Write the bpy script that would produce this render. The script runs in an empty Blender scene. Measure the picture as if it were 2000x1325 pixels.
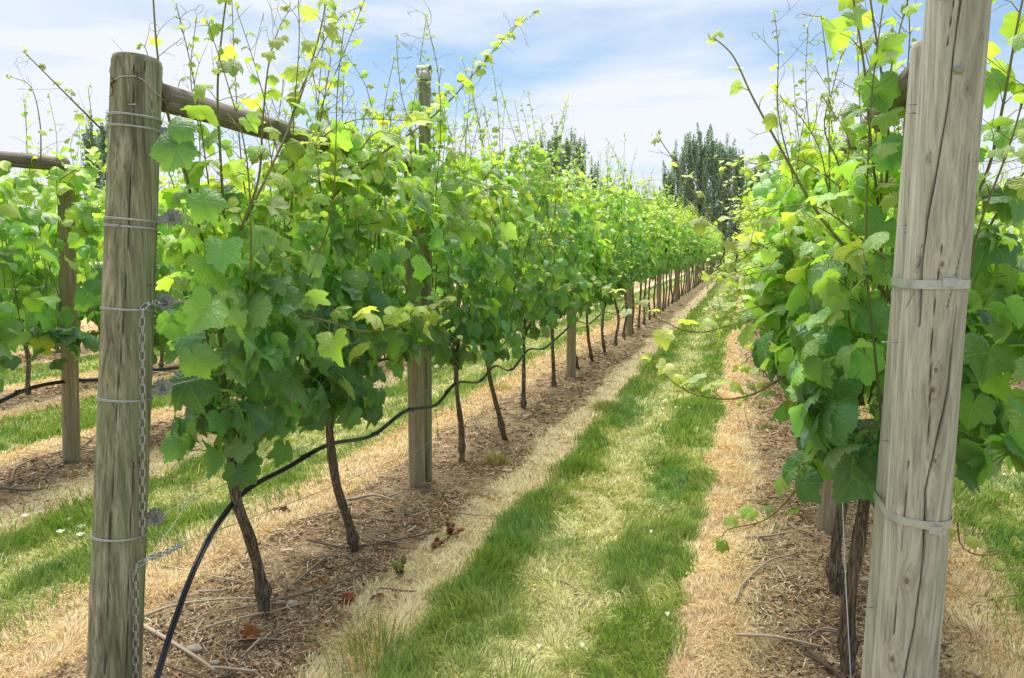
import bpy, math, random
import numpy as np
from math import sin, cos, atan, tan, pi, radians

# ------------------------------------------------------------------ camera, world, sun, exposure
F, CX, CY, H = 1500.0, 1000.0, 662.5, 1.6          # photograph measurements: focal length in its pixels, centre, eye height
VX, VY = 1452.0, 492.0                             # where the vine rows meet
PITCH = atan((CY-VY)/F); YAW = atan((VX-CX)/F*cos(PITCH))
scene = bpy.context.scene
COL = scene.collection
cam_d = bpy.data.cameras.new('camera'); cam = bpy.data.objects.new('camera', cam_d); COL.objects.link(cam)
cam.location = (0, 0, H); cam.rotation_euler = (pi/2-PITCH, 0, YAW)
cam_d.lens = 27.0; cam_d.sensor_width = 36.0; cam_d.clip_start = 0.05; cam_d.clip_end = 2000
scene.camera = cam
SUN_EL, SUN_AZ = radians(68), radians(-25)         # azimuth from +Y (along the rows), negative = to the left
world = bpy.data.worlds.new('World'); scene.world = world; world.use_nodes = True
wn, wl = world.node_tree.nodes, world.node_tree.links
wn.clear()
def wnode(t, **k):
    n = wn.new(t)
    for a, b in k.items(): setattr(n, a, b)
    return n
sky = wnode('ShaderNodeTexSky', sky_type='NISHITA', sun_disc=False)
sky.sun_elevation = SUN_EL; sky.sun_rotation = SUN_AZ; sky.air_density = 1.0; sky.dust_density = 1.2; sky.ozone_density = 1.5
bg = wnode('ShaderNodeBackground'); bg.inputs[1].default_value = 0.10
out = wnode('ShaderNodeOutputWorld')
tc = wnode('ShaderNodeTexCoord')
mp = wnode('ShaderNodeMapping'); mp.inputs['Scale'].default_value = (1.0, 1.4, 6.0); mp.inputs['Rotation'].default_value = (radians(4), radians(-5), 0)
nz = wnode('ShaderNodeTexNoise'); nz.inputs['Scale'].default_value = 1.5; nz.inputs['Detail'].default_value = 7; nz.inputs['Roughness'].default_value = .52; nz.inputs['Distortion'].default_value = .35
cr = wnode('ShaderNodeValToRGB'); cr.color_ramp.elements[0].position = .43; cr.color_ramp.elements[1].position = .60
cr.color_ramp.elements[0].color = (.08, .08, .08, 1); cr.color_ramp.elements[1].color = (1, 1, 1, 1)
sep = wnode('ShaderNodeSeparateXYZ')
wl.new(tc.outputs['Generated'], sep.inputs[0])
wl.new(tc.outputs['Generated'], mp.inputs[0]); wl.new(mp.outputs[0], nz.inputs['Vector']); wl.new(nz.outputs[0], cr.inputs[0])
# thin veil: thicker near the horizon and towards the sun on the left
hz = wnode('ShaderNodeMapRange'); hz.inputs[1].default_value = .0; hz.inputs[2].default_value = .24; hz.inputs[3].default_value = .7; hz.inputs[4].default_value = 0
wl.new(sep.outputs[2], hz.inputs[0])
lf = wnode('ShaderNodeMapRange'); lf.inputs[1].default_value = -.42; lf.inputs[2].default_value = -.72; lf.inputs[3].default_value = 0; lf.inputs[4].default_value = .75
wl.new(sep.outputs[0], lf.inputs[0])
ad = wnode('ShaderNodeMath', operation='MAXIMUM'); wl.new(hz.outputs[0], ad.inputs[0]); wl.new(lf.outputs[0], ad.inputs[1])
ad2 = wnode('ShaderNodeMath', operation='ADD', use_clamp=True); wl.new(ad.outputs[0], ad2.inputs[0]); wl.new(cr.outputs[0], ad2.inputs[1])
mx = wnode('ShaderNodeMix', data_type='RGBA'); wl.new(ad2.outputs[0], mx.inputs[0]); tn = wnode('ShaderNodeMix', data_type='RGBA', blend_type='MULTIPLY'); tn.inputs[0].default_value = 1; tn.inputs[7].default_value = (.74, .88, .93, 1); wl.new(sky.outputs[0], tn.inputs[6]); wl.new(tn.outputs[2], mx.inputs[6]); mx.inputs[7].default_value = (5.7, 6.0, 6.5, 1)
wl.new(mx.outputs[2], bg.inputs[0]); wl.new(bg.outputs[0], out.inputs[0])
sun_d = bpy.data.lights.new('sun', 'SUN'); sun_d.energy = 4.6; sun_d.angle = radians(48); sun_d.color = (1, .95, .86)
sun = bpy.data.objects.new('sun', sun_d); COL.objects.link(sun)
sun.rotation_euler = (pi/2-SUN_EL, 0, pi-SUN_AZ)   # shines from ahead-left, high
scene.view_settings.view_transform = 'Standard'; scene.view_settings.look = 'None'
scene.view_settings.exposure = 0.66; scene.view_settings.gamma = 1

# ------------------------------------------------------------------ measuring helpers (pixel of the photograph -> world point)
FW = np.array([-sin(YAW)*cos(PITCH), cos(YAW)*cos(PITCH), -sin(PITCH)])
RT = np.array([cos(YAW), sin(YAW), 0.0]); UP = np.cross(RT, FW); EYE = np.array([0, 0, H])
def ray(x, y): return FW + RT*(x-CX)/F - UP*(y-CY)/F
def atG(x, y, z=0.0):
    r = ray(x, y); return EYE + r*((z-H)/r[2])
def atX(x, y, X):
    r = ray(x, y); return EYE + r*(X/r[0])
def atY(x, y, Y):
    r = ray(x, y); return EYE + r*(Y/r[1])
def on_post(px, py, base, top, r0, r1=None, extra=0.0):
    r1 = r0 if r1 is None else r1
    a = (top-base)/np.linalg.norm(top-base); d = ray(px, py); d = d/np.linalg.norm(d)
    L = np.linalg.norm(top-base); rr = (r0+r1)/2
    for _ in range(3):
        w = EYE-base; dp = d-a*(d@a); wp = w-a*(w@a); rad = rr+extra
        A, B, C_ = dp@dp, 2*dp@wp, wp@wp-rad*rad
        disc = max(B*B-4*A*C_, 0); t = (-B-math.sqrt(disc))/(2*A)
        P = EYE+d*t; s = ((P-base)@a)/L; rr = r0+(r1-r0)*s
    return P

# ------------------------------------------------------------------ object helpers
def link(o, parent=None):
    COL.objects.link(o)
    if parent is not None: o.parent = parent
    return o
def tag(o, label=None, cat=None, group=None, kind=None):
    if label: o['label'] = label
    if cat: o['category'] = cat
    if group: o['group'] = group
    if kind: o['kind'] = kind
    return o
def empty(name, loc=(0, 0, 0)):
    o = bpy.data.objects.new(name, None); o.empty_display_size = .1; o.location = loc; return link(o)
def mesh_obj(name, V, Fs, mat, parent=None, smooth=True, tint=None, uv=None, attrs=None, loc=None):
    """V (n,3); Fs list of int arrays (m,k); one mesh object"""
    V = np.asarray(V, dtype=np.float32)
    if loc is not None: V = V - np.asarray(loc, dtype=np.float32)
    if not isinstance(Fs, list): Fs = [Fs]
    Fs = [np.asarray(f, dtype=np.int32) for f in Fs if len(f)]
    me = bpy.data.meshes.new(name)
    li = np.concatenate([f.ravel() for f in Fs]); tot = np.concatenate([np.full(len(f), f.shape[1], np.int32) for f in Fs])
    st = np.concatenate([[0], np.cumsum(tot)[:-1]]).astype(np.int32)
    me.vertices.add(len(V)); me.vertices.foreach_set('co', V.ravel())
    me.loops.add(len(li)); me.loops.foreach_set('vertex_index', li)
    me.polygons.add(len(tot)); me.polygons.foreach_set('loop_start', st); me.polygons.foreach_set('loop_total', tot)
    me.polygons.foreach_set('use_smooth', np.full(len(tot), smooth, bool))
    if tint is not None:
        a = me.color_attributes.new('tint', 'FLOAT_COLOR', 'POINT')
        c = np.ones((len(V), 4), np.float32); c[:, :3] = tint; a.data.foreach_set('color', c.ravel())
    if uv is not None:
        u = me.uv_layers.new(name='UVMap'); u.data.foreach_set('uv', np.asarray(uv, np.float32)[li].ravel())
    for k, v in (attrs or {}).items():
        a = me.attributes.new(k, 'FLOAT', 'POINT'); a.data.foreach_set('value', np.asarray(v, np.float32))
    me.update(calc_edges=True)
    if mat: me.materials.append(mat)
    o = bpy.data.objects.new(name, me)
    if loc is not None: o.location = loc
    return link(o, parent)
class Geo:
    """collects pieces into one mesh"""
    def __init__(s): s.V = []; s.F = []; s.T = []; s.U = []; s.n = 0
    def add(s, V, Fa, tint=(1, 1, 1), uv=None):
        V = np.asarray(V, float); s.V.append(V)
        for f in (Fa if isinstance(Fa, list) else [Fa]): s.F.append(np.asarray(f)+s.n)
        t = np.asarray(tint, float); s.T.append(np.broadcast_to(t, (len(V), 3)) if t.ndim == 1 else t)
        s.U.append(np.zeros((len(V), 2)) if uv is None else uv); s.n += len(V); return s
    def build(s, name, mat, parent=None, smooth=True, loc=None, tint=True, uv=False):
        if not s.V: return None
        k = {}
        for f in s.F: k.setdefault(f.shape[1], []).append(f)
        return mesh_obj(name, np.concatenate(s.V), [np.concatenate(v) for v in k.values()], mat, parent, smooth,
                        np.concatenate(s.T) if tint else None, np.concatenate(s.U) if uv else None, loc=loc)
def resample(P, n):
    P = np.asarray(P, float)
    if len(P) < 3: return P[0]+(P[-1]-P[0])*np.linspace(0, 1, n)[:, None]
    Q = np.vstack([2*P[0]-P[1], P, 2*P[-1]-P[-2]]); m = len(P)-1
    t = np.linspace(0, m-1e-9, n); i = t.astype(int); u = (t-i)[:, None]
    p0, p1, p2, p3 = Q[i], Q[i+1], Q[i+2], Q[i+3]
    return .5*(2*p1+(p2-p0)*u+(2*p0-5*p1+4*p2-p3)*u*u+(3*p1-p0-3*p2+p3)*u**3)
def tube(P, R, seg=8, cap=True, closed=False):
    P = np.asarray(P, float); n = len(P); R = np.broadcast_to(np.asarray(R, float), (n,))
    T = np.gradient(P, axis=0) if not closed else np.roll(P, -1, 0)-np.roll(P, 1, 0)
    T /= np.linalg.norm(T, axis=1)[:, None]+1e-12
    ref = np.array([0, 0, 1.]) if abs(T[0][2]) < .9 else np.array([1., 0, 0])
    N = np.zeros((n, 3)); v = np.cross(T[0], ref); v /= np.linalg.norm(v)
    for i in range(n):
        v = v-T[i]*(v@T[i]); v /= np.linalg.norm(v)+1e-12; N[i] = v
    B = np.cross(T, N); a = np.arange(seg)*2*pi/seg
    V = P[:, None]+R[:, None, None]*(N[:, None]*np.cos(a)[None, :, None]+B[:, None]*np.sin(a)[None, :, None])
    V = V.reshape(-1, 3); m = n if closed else n-1
    i, j = np.meshgrid(np.arange(m), np.arange(seg), indexing='ij'); i2 = (i+1) % n; j2 = (j+1) % seg
    Q = np.stack([i*seg+j, i*seg+j2, i2*seg+j2, i2*seg+j], -1).reshape(-1, 4)
    Fs = [Q]
    if cap and not closed:
        V = np.vstack([V, P[0], P[-1]]); k = n*seg; jj = np.arange(seg); jn = (jj+1) % seg
        Fs.append(np.vstack([np.stack([np.full(seg, k), jn, jj], 1), np.stack([np.full(seg, k+1), (n-1)*seg+jj, (n-1)*seg+jn], 1)]))
    return V, Fs
def box(c, s, ax=None):
    c = np.asarray(c, float); s = np.asarray(s, float)/2
    V = np.array([[x, y, z] for x in (-1, 1) for y in (-1, 1) for z in (-1, 1)], float)*s
    if ax is not None: V = V@np.asarray(ax, float)
    return V+c, np.array([[0, 1, 3, 2], [4, 6, 7, 5], [0, 4, 5, 1], [2, 3, 7, 6], [0, 2, 6, 4], [1, 5, 7, 3]])
_lat = {}
def vnoise(x, y, seed=0):
    if seed not in _lat: _lat[seed] = np.random.RandomState(seed+77).rand(256, 256)
    L = _lat[seed]; x = np.asarray(x, float); y = np.asarray(y, float)
    i = np.floor(x).astype(int); j = np.floor(y).astype(int); u = x-i; v = y-j; u = u*u*(3-2*u); v = v*v*(3-2*v)
    a = L[i % 256, j % 256]; b = L[(i+1) % 256, j % 256]; c = L[i % 256, (j+1) % 256]; d = L[(i+1) % 256, (j+1) % 256]
    return a*(1-u)*(1-v)+b*u*(1-v)+c*(1-u)*v+d*u*v
def fbm(x, y, seed=0, o=4):
    s = 0; a = .5; t = 0
    for k in range(o): s = s+a*vnoise(x*2**k, y*2**k, seed+k); t += a; a *= .5
    return s/t

# ------------------------------------------------------------------ materials
def new_mat(name):
    m = bpy.data.materials.new(name); m.use_nodes = True; nt = m.node_tree; nt.nodes.clear()
    return m, nt
class NB:
    def __init__(s, nt): s.nt = nt
    def n(s, t, ins=None, **k):
        nd = s.nt.nodes.new(t)
        for a, b in k.items(): setattr(nd, a, b)
        for a, b in (ins or {}).items():
            if isinstance(b, bpy.types.NodeSocket): s.nt.links.new(b, nd.inputs[a])
            else: nd.inputs[a].default_value = b
        return nd
    def math(s, op, a, b=0.0, clamp=False): return s.n('ShaderNodeMath', {0: a, 1: b}, operation=op, use_clamp=clamp).outputs[0]
    def mix(s, f, a, b, bt='MIX'): return s.n('ShaderNodeMix', {0: f, 6: a, 7: b}, data_type='RGBA', blend_type=bt).outputs[2]
    def ramp(s, f, stops, interp='LINEAR'):
        nd = s.n('ShaderNodeValToRGB', {0: f}); e = nd.color_ramp.elements; nd.color_ramp.interpolation = interp
        while len(e) < len(stops): e.new(.5)
        for x, (p, c) in zip(e, stops): x.position = p; x.color = (*c, 1) if len(c) == 3 else c
        return nd.outputs[0]
    def noise(s, vec, scale, detail=4, rough=.55, dist=0.0): return s.n('ShaderNodeTexNoise', {'Vector': vec, 'Scale': scale, 'Detail': detail, 'Roughness': rough, 'Distortion': dist}).outputs[0]
def G3(v): return (v, v, v)

def mat_leaf(name='grape_leaf', veins=True):
    m, nt = new_mat(name); b = NB(nt)
    tint = b.n('ShaderNodeVertexColor', layer_name='tint').outputs[0]
    col = tint; height = None
    geo = b.n('ShaderNodeNewGeometry'); pos = geo.outputs['Position']
    if veins:
        uv = b.n('ShaderNodeUVMap').outputs[0]; sp = b.n('ShaderNodeSeparateXYZ', {0: uv}); U, Vv = sp.outputs[0], sp.outputs[1]
        U = b.math('ABSOLUTE', U)
        best = None; sec = None
        for ang in (0, 52, 108):
            dx, dy = sin(radians(ang)), cos(radians(ang))
            al = b.math('ADD', b.math('MULTIPLY', U, dx), b.math('MULTIPLY', Vv, dy))
            pe = b.math('ABSOLUTE', b.math('SUBTRACT', b.math('MULTIPLY', U, dy), b.math('MULTIPLY', Vv, dx)))
            pe2 = b.math('ADD', pe, b.math('MULTIPLY', b.math('LESS_THAN', al, -.02), 5.0))
            ph = b.math('PINGPONG', b.math('SUBTRACT', al, b.math('MULTIPLY', pe, .9)), .055)
            if best is None: best, sec = pe2, ph
            else:
                c = b.math('LESS_THAN', pe2, best)
                sec = b.math('ADD', b.math('MULTIPLY', ph, c), b.math('MULTIPLY', sec, b.math('SUBTRACT', 1.0, c)))
                best = b.math('MINIMUM', best, pe2)
        main = b.n('ShaderNodeMapRange', {0: best, 1: .012, 2: .026, 3: 1.0, 4: 0.0}).outputs[0]
        secm = b.n('ShaderNodeMapRange', {0: sec, 1: .004, 2: .02, 3: .3, 4: 0.0}).outputs[0]
        vein = b.math('MAXIMUM', main, secm)
        has = b.math('GREATER_THAN', b.math('ADD', U, b.math('ABSOLUTE', Vv)), 1e-5)
        vein = b.math('MULTIPLY', vein, has)
        light = b.mix(.6, tint, (.42, .55, .16, 1)); col = b.mix(b.math('MULTIPLY', vein, .24), tint, light)
        height = b.math('MULTIPLY', vein, -1.0)
        nz_ = b.noise(uv, 14.0, 2); height = b.math('ADD', height, b.math('MULTIPLY', nz_, 1.3))
    blot = b.noise(pos, 35.0, 2); col = b.mix(b.math('MULTIPLY', b.math('SUBTRACT', blot, .35, True), .5), col, b.mix(1.0, col, (.72, .8, .8, 1), 'MULTIPLY'))
    back = b.mix(1.0, b.mix(.35, col, (.30, .36, .22, 1)), (1, 1, 1, 1), 'MULTIPLY')
    front = b.mix(geo.outputs['Backfacing'], col, back)
    bs = b.n('ShaderNodeBsdfPrincipled', {'Base Color': front, 'Roughness': .39, 'Specular IOR Level': .8})
    tr_col = b.mix(1.0, b.mix(.15, col, (.5, .55, .02, 1)), (1.8, 2.05, .95, 1), 'MULTIPLY')
    tr = b.n('ShaderNodeBsdfTranslucent', {'Color': tr_col})
    if height is not None:
        bp = b.n('ShaderNodeBump', {'Height': height, 'Strength': .7, 'Distance': .004}).outputs[0]
        nt.links.new(bp, bs.inputs['Normal'])
    mx_ = b.n('ShaderNodeMixShader', {0: .41, 1: bs.outputs[0], 2: tr.outputs[0]})
    o = b.n('ShaderNodeOutputMaterial', {0: mx_.outputs[0]}); return m
def mat_tint(name, rough=.6, trans=0.0, spec=.3, var=0.0, scale=30.0, metal=0.0, bump=0.0):
    m, nt = new_mat(name); b = NB(nt); tint = b.n('ShaderNodeVertexColor', layer_name='tint').outputs[0]; col = tint
    pos = b.n('ShaderNodeNewGeometry').outputs['Position']; nz_ = b.noise(pos, scale, 4)
    if var: col = b.mix(b.math('MULTIPLY', nz_, var), tint, b.mix(1.0, tint, (.35, .32, .3, 1), 'MULTIPLY'))
    bs = b.n('ShaderNodeBsdfPrincipled', {'Base Color': col, 'Roughness': rough, 'Specular IOR Level': spec, 'Metallic': metal})
    if bump: nt.links.new(b.n('ShaderNodeBump', {'Height': nz_, 'Strength': bump, 'Distance': .003}).outputs[0], bs.inputs['Normal'])
    sh = bs.outputs[0]
    if trans:
        t = b.n('ShaderNodeBsdfTranslucent', {'Color': b.mix(1.0, tint, (1.5, 1.5, 1.0, 1), 'MULTIPLY')}); sh = b.n('ShaderNodeMixShader', {0: trans, 1: sh, 2: t.outputs[0]}).outputs[0]
    b.n('ShaderNodeOutputMaterial', {0: sh}); return m
def mat_wood(name, light, dark, green, gfac, crackcol=(.03, .025, .02), contrast=1.0):
    m, nt = new_mat(name); b = NB(nt); oc = b.n('ShaderNodeTexCoord').outputs['Object']
    kn = b.n('ShaderNodeAttribute', attribute_name='knot').outputs['Fac']; ck = b.n('ShaderNodeAttribute', attribute_name='crack').outputs['Fac']
    vadd = b.n('ShaderNodeVectorMath', {0: oc, 1: b.n('ShaderNodeCombineXYZ', {0: b.math('MULTIPLY', kn, .02), 1: 0.0, 2: 0.0}).outputs[0]}, operation='ADD').outputs[0]
    s1 = b.n('ShaderNodeMapping', {0: vadd, 3: (60, 60, 2.2)}).outputs[0]; g1 = b.noise(s1, 1.0, 6, .62, .4)
    s2 = b.n('ShaderNodeMapping', {0: vadd, 3: (170, 170, 5.0)}).outputs[0]; g2 = b.noise(s2, 1.0, 3, .6)
    s3 = b.n('ShaderNodeMapping', {0: oc, 3: (9, 9, 3.2)}).outputs[0]; g3 = b.noise(s3, 1.0, 4, .6, .6)
    s4 = b.n('ShaderNodeMapping', {0: oc, 3: (14, 14, 1.3)}).outputs[0]; g4 = b.noise(s4, 1.0, 3, .6)
    c = b.mix(b.ramp(g1, [(.36, G3(0)), (.62, G3(1))]), (*dark, 1), (*light, 1))
    c = b.mix(b.math('MULTIPLY', b.ramp(g2, [(.50, G3(0)), (.66, G3(1))]), .45*contrast), c, (*[x*.45 for x in dark], 1))
    c = b.mix(b.math('MULTIPLY', b.ramp(g3, [(.38, G3(0)), (.62, G3(1))]), gfac), c, b.mix(.55, c, (*green, 1)))
    c = b.mix(b.math('MULTIPLY', b.ramp(g4, [(.54, G3(0)), (.68, G3(1))]), .45*contrast), c, (*[x*.55 for x in dark], 1))
    rings = b.math('MULTIPLY', b.math('ADD', b.math('SINE', b.math('MULTIPLY', kn, 17.0)), 1.0), .5)
    km = b.n('ShaderNodeMapRange', {0: kn, 1: .12, 2: .75, 3: 0.0, 4: 1.0}).outputs[0]
    c = b.mix(b.math('MULTIPLY', b.math('MULTIPLY', km, rings), .3), c, (.20, .13, .08, 1))
    core = b.math('GREATER_THAN', kn, .86); c = b.mix(b.math('MULTIPLY', core, .65), c, (.09, .05, .03, 1))
    c = b.mix(b.math('MULTIPLY', ck, .93), c, (*crackcol, 1))
    h = b.math('ADD', b.math('MULTIPLY', g1, .6), b.math('MULTIPLY', g2, .5))
    bp = b.n('ShaderNodeBump', {'Height': h, 'Strength': .5, 'Distance': .004}).outputs[0]
    bs = b.n('ShaderNodeBsdfPrincipled', {'Base Color': c, 'Roughness': .82, 'Specular IOR Level': .2, 'Normal': bp})
    b.n('ShaderNodeOutputMaterial', {0: bs.outputs[0]}); return m
def mat_plain(name, col, rough=.5, metal=0.0, spec=.5, var=.25, scale=60.0, col2=None, bump=.15):
    m, nt = new_mat(name); b = NB(nt); pos = b.n('ShaderNodeTexCoord').outputs['Object']; nz_ = b.noise(pos, scale, 4)
    c = b.mix(b.ramp(nz_, [(.35, G3(0)), (.65, G3(1))]), (*col, 1), (*(col2 or [x*(1-var) for x in col]), 1))
    bs = b.n('ShaderNodeBsdfPrincipled', {'Base Color': c, 'Roughness': rough, 'Metallic': metal, 'Specular IOR Level': spec,
              'Normal': b.n('ShaderNodeBump', {'Height': nz_, 'Strength': bump, 'Distance': .002}).outputs[0]})
    b.n('ShaderNodeOutputMaterial', {0: bs.outputs[0]}); return m
def mat_bark():
    m, nt = new_mat('vine_bark'); b = NB(nt); oc = b.n('ShaderNodeNewGeometry').outputs['Position']
    s1 = b.n('ShaderNodeMapping', {0: oc, 3: (150, 150, 9)}).outputs[0]; g1 = b.noise(s1, 1.0, 5, .65, .3); g2 = b.noise(oc, 14.0, 3)
    c = b.ramp(g1, [(.30, (.035, .028, .022)), (.45, (.13, .105, .08)), (.56, (.28, .225, .175)), (.70, (.46, .38, .30))])
    c = b.mix(b.math('MULTIPLY', g2, .5), c, b.mix(1.0, c, (.55, .5, .45, 1), 'MULTIPLY'))
    bs = b.n('ShaderNodeBsdfPrincipled', {'Base Color': c, 'Roughness': .9, 'Specular IOR Level': .1, 'Normal': b.n('ShaderNodeBump', {'Height': g1, 'Strength': 1.0, 'Distance': .016}).outputs[0]})
    b.n('ShaderNodeOutputMaterial', {0: bs.outputs[0]}); return m
def mat_ground():
    m, nt = new_mat('vineyard_soil'); b = NB(nt); pos = b.n('ShaderNodeNewGeometry').outputs['Position']
    z = b.n('ShaderNodeSeparateColor', {0: b.n('ShaderNodeVertexColor', layer_name='tint').outputs[0]})
    gr, ru, mu = z.outputs[0], z.outputs[1], z.outputs[2]
    n1 = b.noise(pos, 9.0, 6, .65); n2 = b.noise(pos, 70.0, 5, .7); n3 = b.noise(pos, 2.2, 4, .6)
    st = b.n('ShaderNodeMapping', {0: pos, 3: (55, 150, 90), 2: (0, 0, .5)}).outputs[0]; nst = b.noise(st, 1.0, 4, .6, 1.2)
    st2 = b.n('ShaderNodeMapping', {0: pos, 3: (160, 50, 90), 2: (0, 0, .3)}).outputs[0]; nst2 = b.noise(st2, 1.0, 4, .6, 1.2)
    sand = b.mix(b.ramp(n2, [(.3, G3(0)), (.7, G3(1))]), (.58, .44, .28, 1), (.80, .66, .47, 1))
    rust = b.mix(b.ramp(nst, [(.35, G3(0)), (.65, G3(1))]), (.42, .27, .14, 1), (.66, .46, .27, 1))
    mulch = b.ramp(b.math('ADD', b.math('MULTIPLY', n2, .6), b.math('MULTIPLY', n1, .4)), [(.37, (.07, .045, .026)), (.46, (.21, .135, .072)), (.54, (.41, .29, .165)), (.64, (.62, .47, .30))])
    mulch = b.mix(b.math('MULTIPLY', b.ramp(nst2, [(.50, G3(0)), (.60, G3(1))]), .8), mulch, (.52, .42, .29, 1))
    thatch = b.mix(b.ramp(nst, [(.38, G3(0)), (.62, G3(1))]), (.24, .29, .07, 1), (.52, .48, .25, 1))
    gcol = b.mix(b.ramp(n3, [(.4, G3(0)), (.6, G3(1))]), (.13, .23, .04, 1), thatch)
    def brk(v, k): return b.ramp(b.math('ADD', v, b.math('MULTIPLY', b.math('SUBTRACT', n1, .5), k)), [(.36, G3(0)), (.62, G3(1))])
    c = b.mix(brk(ru, .7), sand, rust); c = b.mix(brk(mu, .8), c, mulch); c = b.mix(brk(gr, .5), c, gcol)
    h = b.math('ADD', n2, b.math('MULTIPLY', n1, 1.2))
    bs = b.n('ShaderNodeBsdfPrincipled', {'Base Color': c, 'Roughness': .95, 'Specular IOR Level': .08, 'Normal': b.n('ShaderNodeBump', {'Height': h, 'Strength': .75, 'Distance': .03}).outputs[0]})
    b.n('ShaderNodeOutputMaterial', {0: bs.outputs[0]}); return m
M = {}
M['leaf'] = mat_leaf(); M['leaf_far'] = mat_leaf('distant_grape_leaf', False)
M['stem'] = mat_tint('green_shoot_stem', .5, .15, .35, .3, 90.0)
M['bark'] = mat_bark(); M['ground'] = mat_ground()
M['grass'] = mat_tint('grass_blade', .55, .3, .3); M['straw'] = mat_tint('dry_straw', .75, .12, .2)
M['twig'] = mat_tint('dry_cane', .85, 0, .15, .5, 120.0, bump=.5)
M['wood_green'] = mat_wood('green_weathered_wood', (.46, .43, .31), (.16, .14, .09), (.19, .25, .12), 1.0, contrast=1.7)
M['wood_grey'] = mat_wood('silver_weathered_wood', (.58, .555, .49), (.34, .32, .275), (.40, .43, .33), .5, contrast=1.0)
M['wood_line'] = mat_wood('line_post_wood', (.46, .38, .28), (.28, .22, .15), (.20, .20, .13), .4)
M['wood_rail'] = mat_wood('rail_wood', (.30, .26, .22), (.13, .11, .09), (.15, .15, .10), .2)
M['galv'] = mat_plain('galvanised_steel', (.56, .58, .60), .42, .75, .5, .35, 220.0)
M['galv_dull'] = mat_plain('dull_grey_casting', (.36, .38, .40), .55, .6, .5, .45, 160.0)
M['steel_band'] = mat_plain('stainless_band', (.50, .52, .54), .38, .45, .5, .15, 90.0)
M['wire'] = mat_plain('galvanised_wire', (.55, .56, .57), .4, .5, .5, .3, 300.0)
M['rust'] = mat_plain('rusty_steel', (.20, .065, .03), .8, .2, .3, .5, 300.0)
M['hose'] = mat_plain('black_polythene_hose', (.014, .015, .018), .2, 0, .6, .3, 40.0, bump=.03)
M['hose_dull'] = mat_plain('black_fitting', (.015, .015, .017), .5, 0, .4)
M['pvc'] = mat_plain('grey_pipe_fitting', (.55, .57, .58), .45, .1, .5, .2, 90.0)
M['cord'] = mat_plain('white_cord', (.75, .76, .8), .6, 0, .3, .1)
M['stone'] = mat_plain('field_stone', (.46, .40, .31), .9, 0, .2, .4, 25.0, bump=.6)
M['petal'] = mat_tint('white_petal', .6, .35, .3)
M['dead_leaf'] = mat_tint('dead_leaf', .8, .15, .15, .6, 60.0)

# ------------------------------------------------------------------ ground
ROWS = {'L': -2.03, 'R': .5, 'LL': -4.84, 'LLL': -7.6, 'RR': 3.2, 'LLLL': -10.4, 'RRR': 5.9}
ROW_ALL = [-18.8, -16.0, -13.2, -10.4, -7.6, -4.84, -2.03, .5, 3.2, 5.9, 8.6, 11.3]
# x, green, rust, mulch (what is left is bare straw-coloured soil); measured across the strips of the photograph
KEY = [(-2.42, 0, .2, .9), (-1.66, 0, 0, 1.0), (-1.55, 0, .1, .1), (-1.34, .0, .25, 0), (-1.22, 1, 0, 0), (-1.0, .95, 0, 0), (-.86, .62, 0, 0), (-.66, .62, 0, 0), (-.56, 1, 0, 0),
       (-.26, 1, 0, 0), (-.17, 0, 1, 0), (-.02, 0, .9, 0), (.14, 0, .35, .6), (.3, 0, .1, 1), (.78, 0, .1, .9), (.95, .05, .9, .1), (1.2, .2, 1, 0), (1.4, 1, 0, 0), (2.3, .9, 0, 0), (2.55, 0, .8, 0), (2.85, 0, .1, 1), (3.5, 0, 0, 1)]
KEYL = [(-5.25, 0, .1, 1), (-4.6, 0, .1, 1), (-4.42, 0, .2, .25), (-4.1, .1, .2, 0), (-3.92, 1, 0, 0), (-3.6, .7, 0, 0), (-3.35, .62, 0, 0), (-3.1, .95, 0, 0), (-2.92, .3, 1, 0), (-2.55, 0, 1, 0), (-2.42, 0, .4, .6)]
def zones(x, y):
    x = np.asarray(x, float); y = np.asarray(y, float)
    xx = x + .22*(fbm(x*1.3+3, y*.9, 5)-.5) + .10*(vnoise(x*6, y*6, 9)-.5)
    K = np.array(KEYL[:-1]+KEY)
    o = [np.interp(xx, K[:, 0], K[:, k]) for k in (1, 2, 3)]
    far = (xx < -5.25) | (xx > 3.5)
    R_ = np.array(ROW_ALL); d = np.min(np.abs(xx[..., None]-R_), axis=-1)
    g = np.interp(d, [.0, .75, .92, 1.4], [0, 0, 1, .8]); r = np.interp(d, [.35, .5, .8, .95], [0, .8, .8, 0]); m_ = np.interp(d, [.35, .5], [1, 0])
    out = (np.abs(x) > 25) | (y > 62) | (y < -30)
    g = np.where(out, 1, g); r = np.where(out, 0, r); m_ = np.where(out, 0, m_)
    return tuple(np.where(far | out, b_, a_) for a_, b_ in zip(o, (g, r, m_)))
def gheight(x, y):
    x = np.asarray(x, float); y = np.asarray(y, float)
    d = np.min(np.abs(x[..., None]-np.array(ROW_ALL)), axis=-1)
    near = np.clip((60-np.hypot(x, y))/30, 0, 1)
    return near*(.035*(fbm(x*1.1, y*1.1, 21)-.5) + .03*(fbm(x*6, y*6, 22, 3)-.5) + .03*np.exp(-(d/.3)**2) + np.exp(-(d/.45)**4)*.022*(fbm(x*19, y*19, 24, 2)-.5)) - .015
xs = np.concatenate([-np.geomspace(600, 12.5, 40), np.arange(-12, -6, .12), np.arange(-6, 4.5, .035), np.arange(4.5, 12, .12), np.geomspace(12.5, 600, 40)])
ys = np.concatenate([-np.geomspace(300, 1.5, 26), np.linspace(-1.3, 1.6, 16), 1.6*np.exp(np.linspace(.012, math.log(70/1.6), 330)), np.geomspace(72, 900, 40)])
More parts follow.
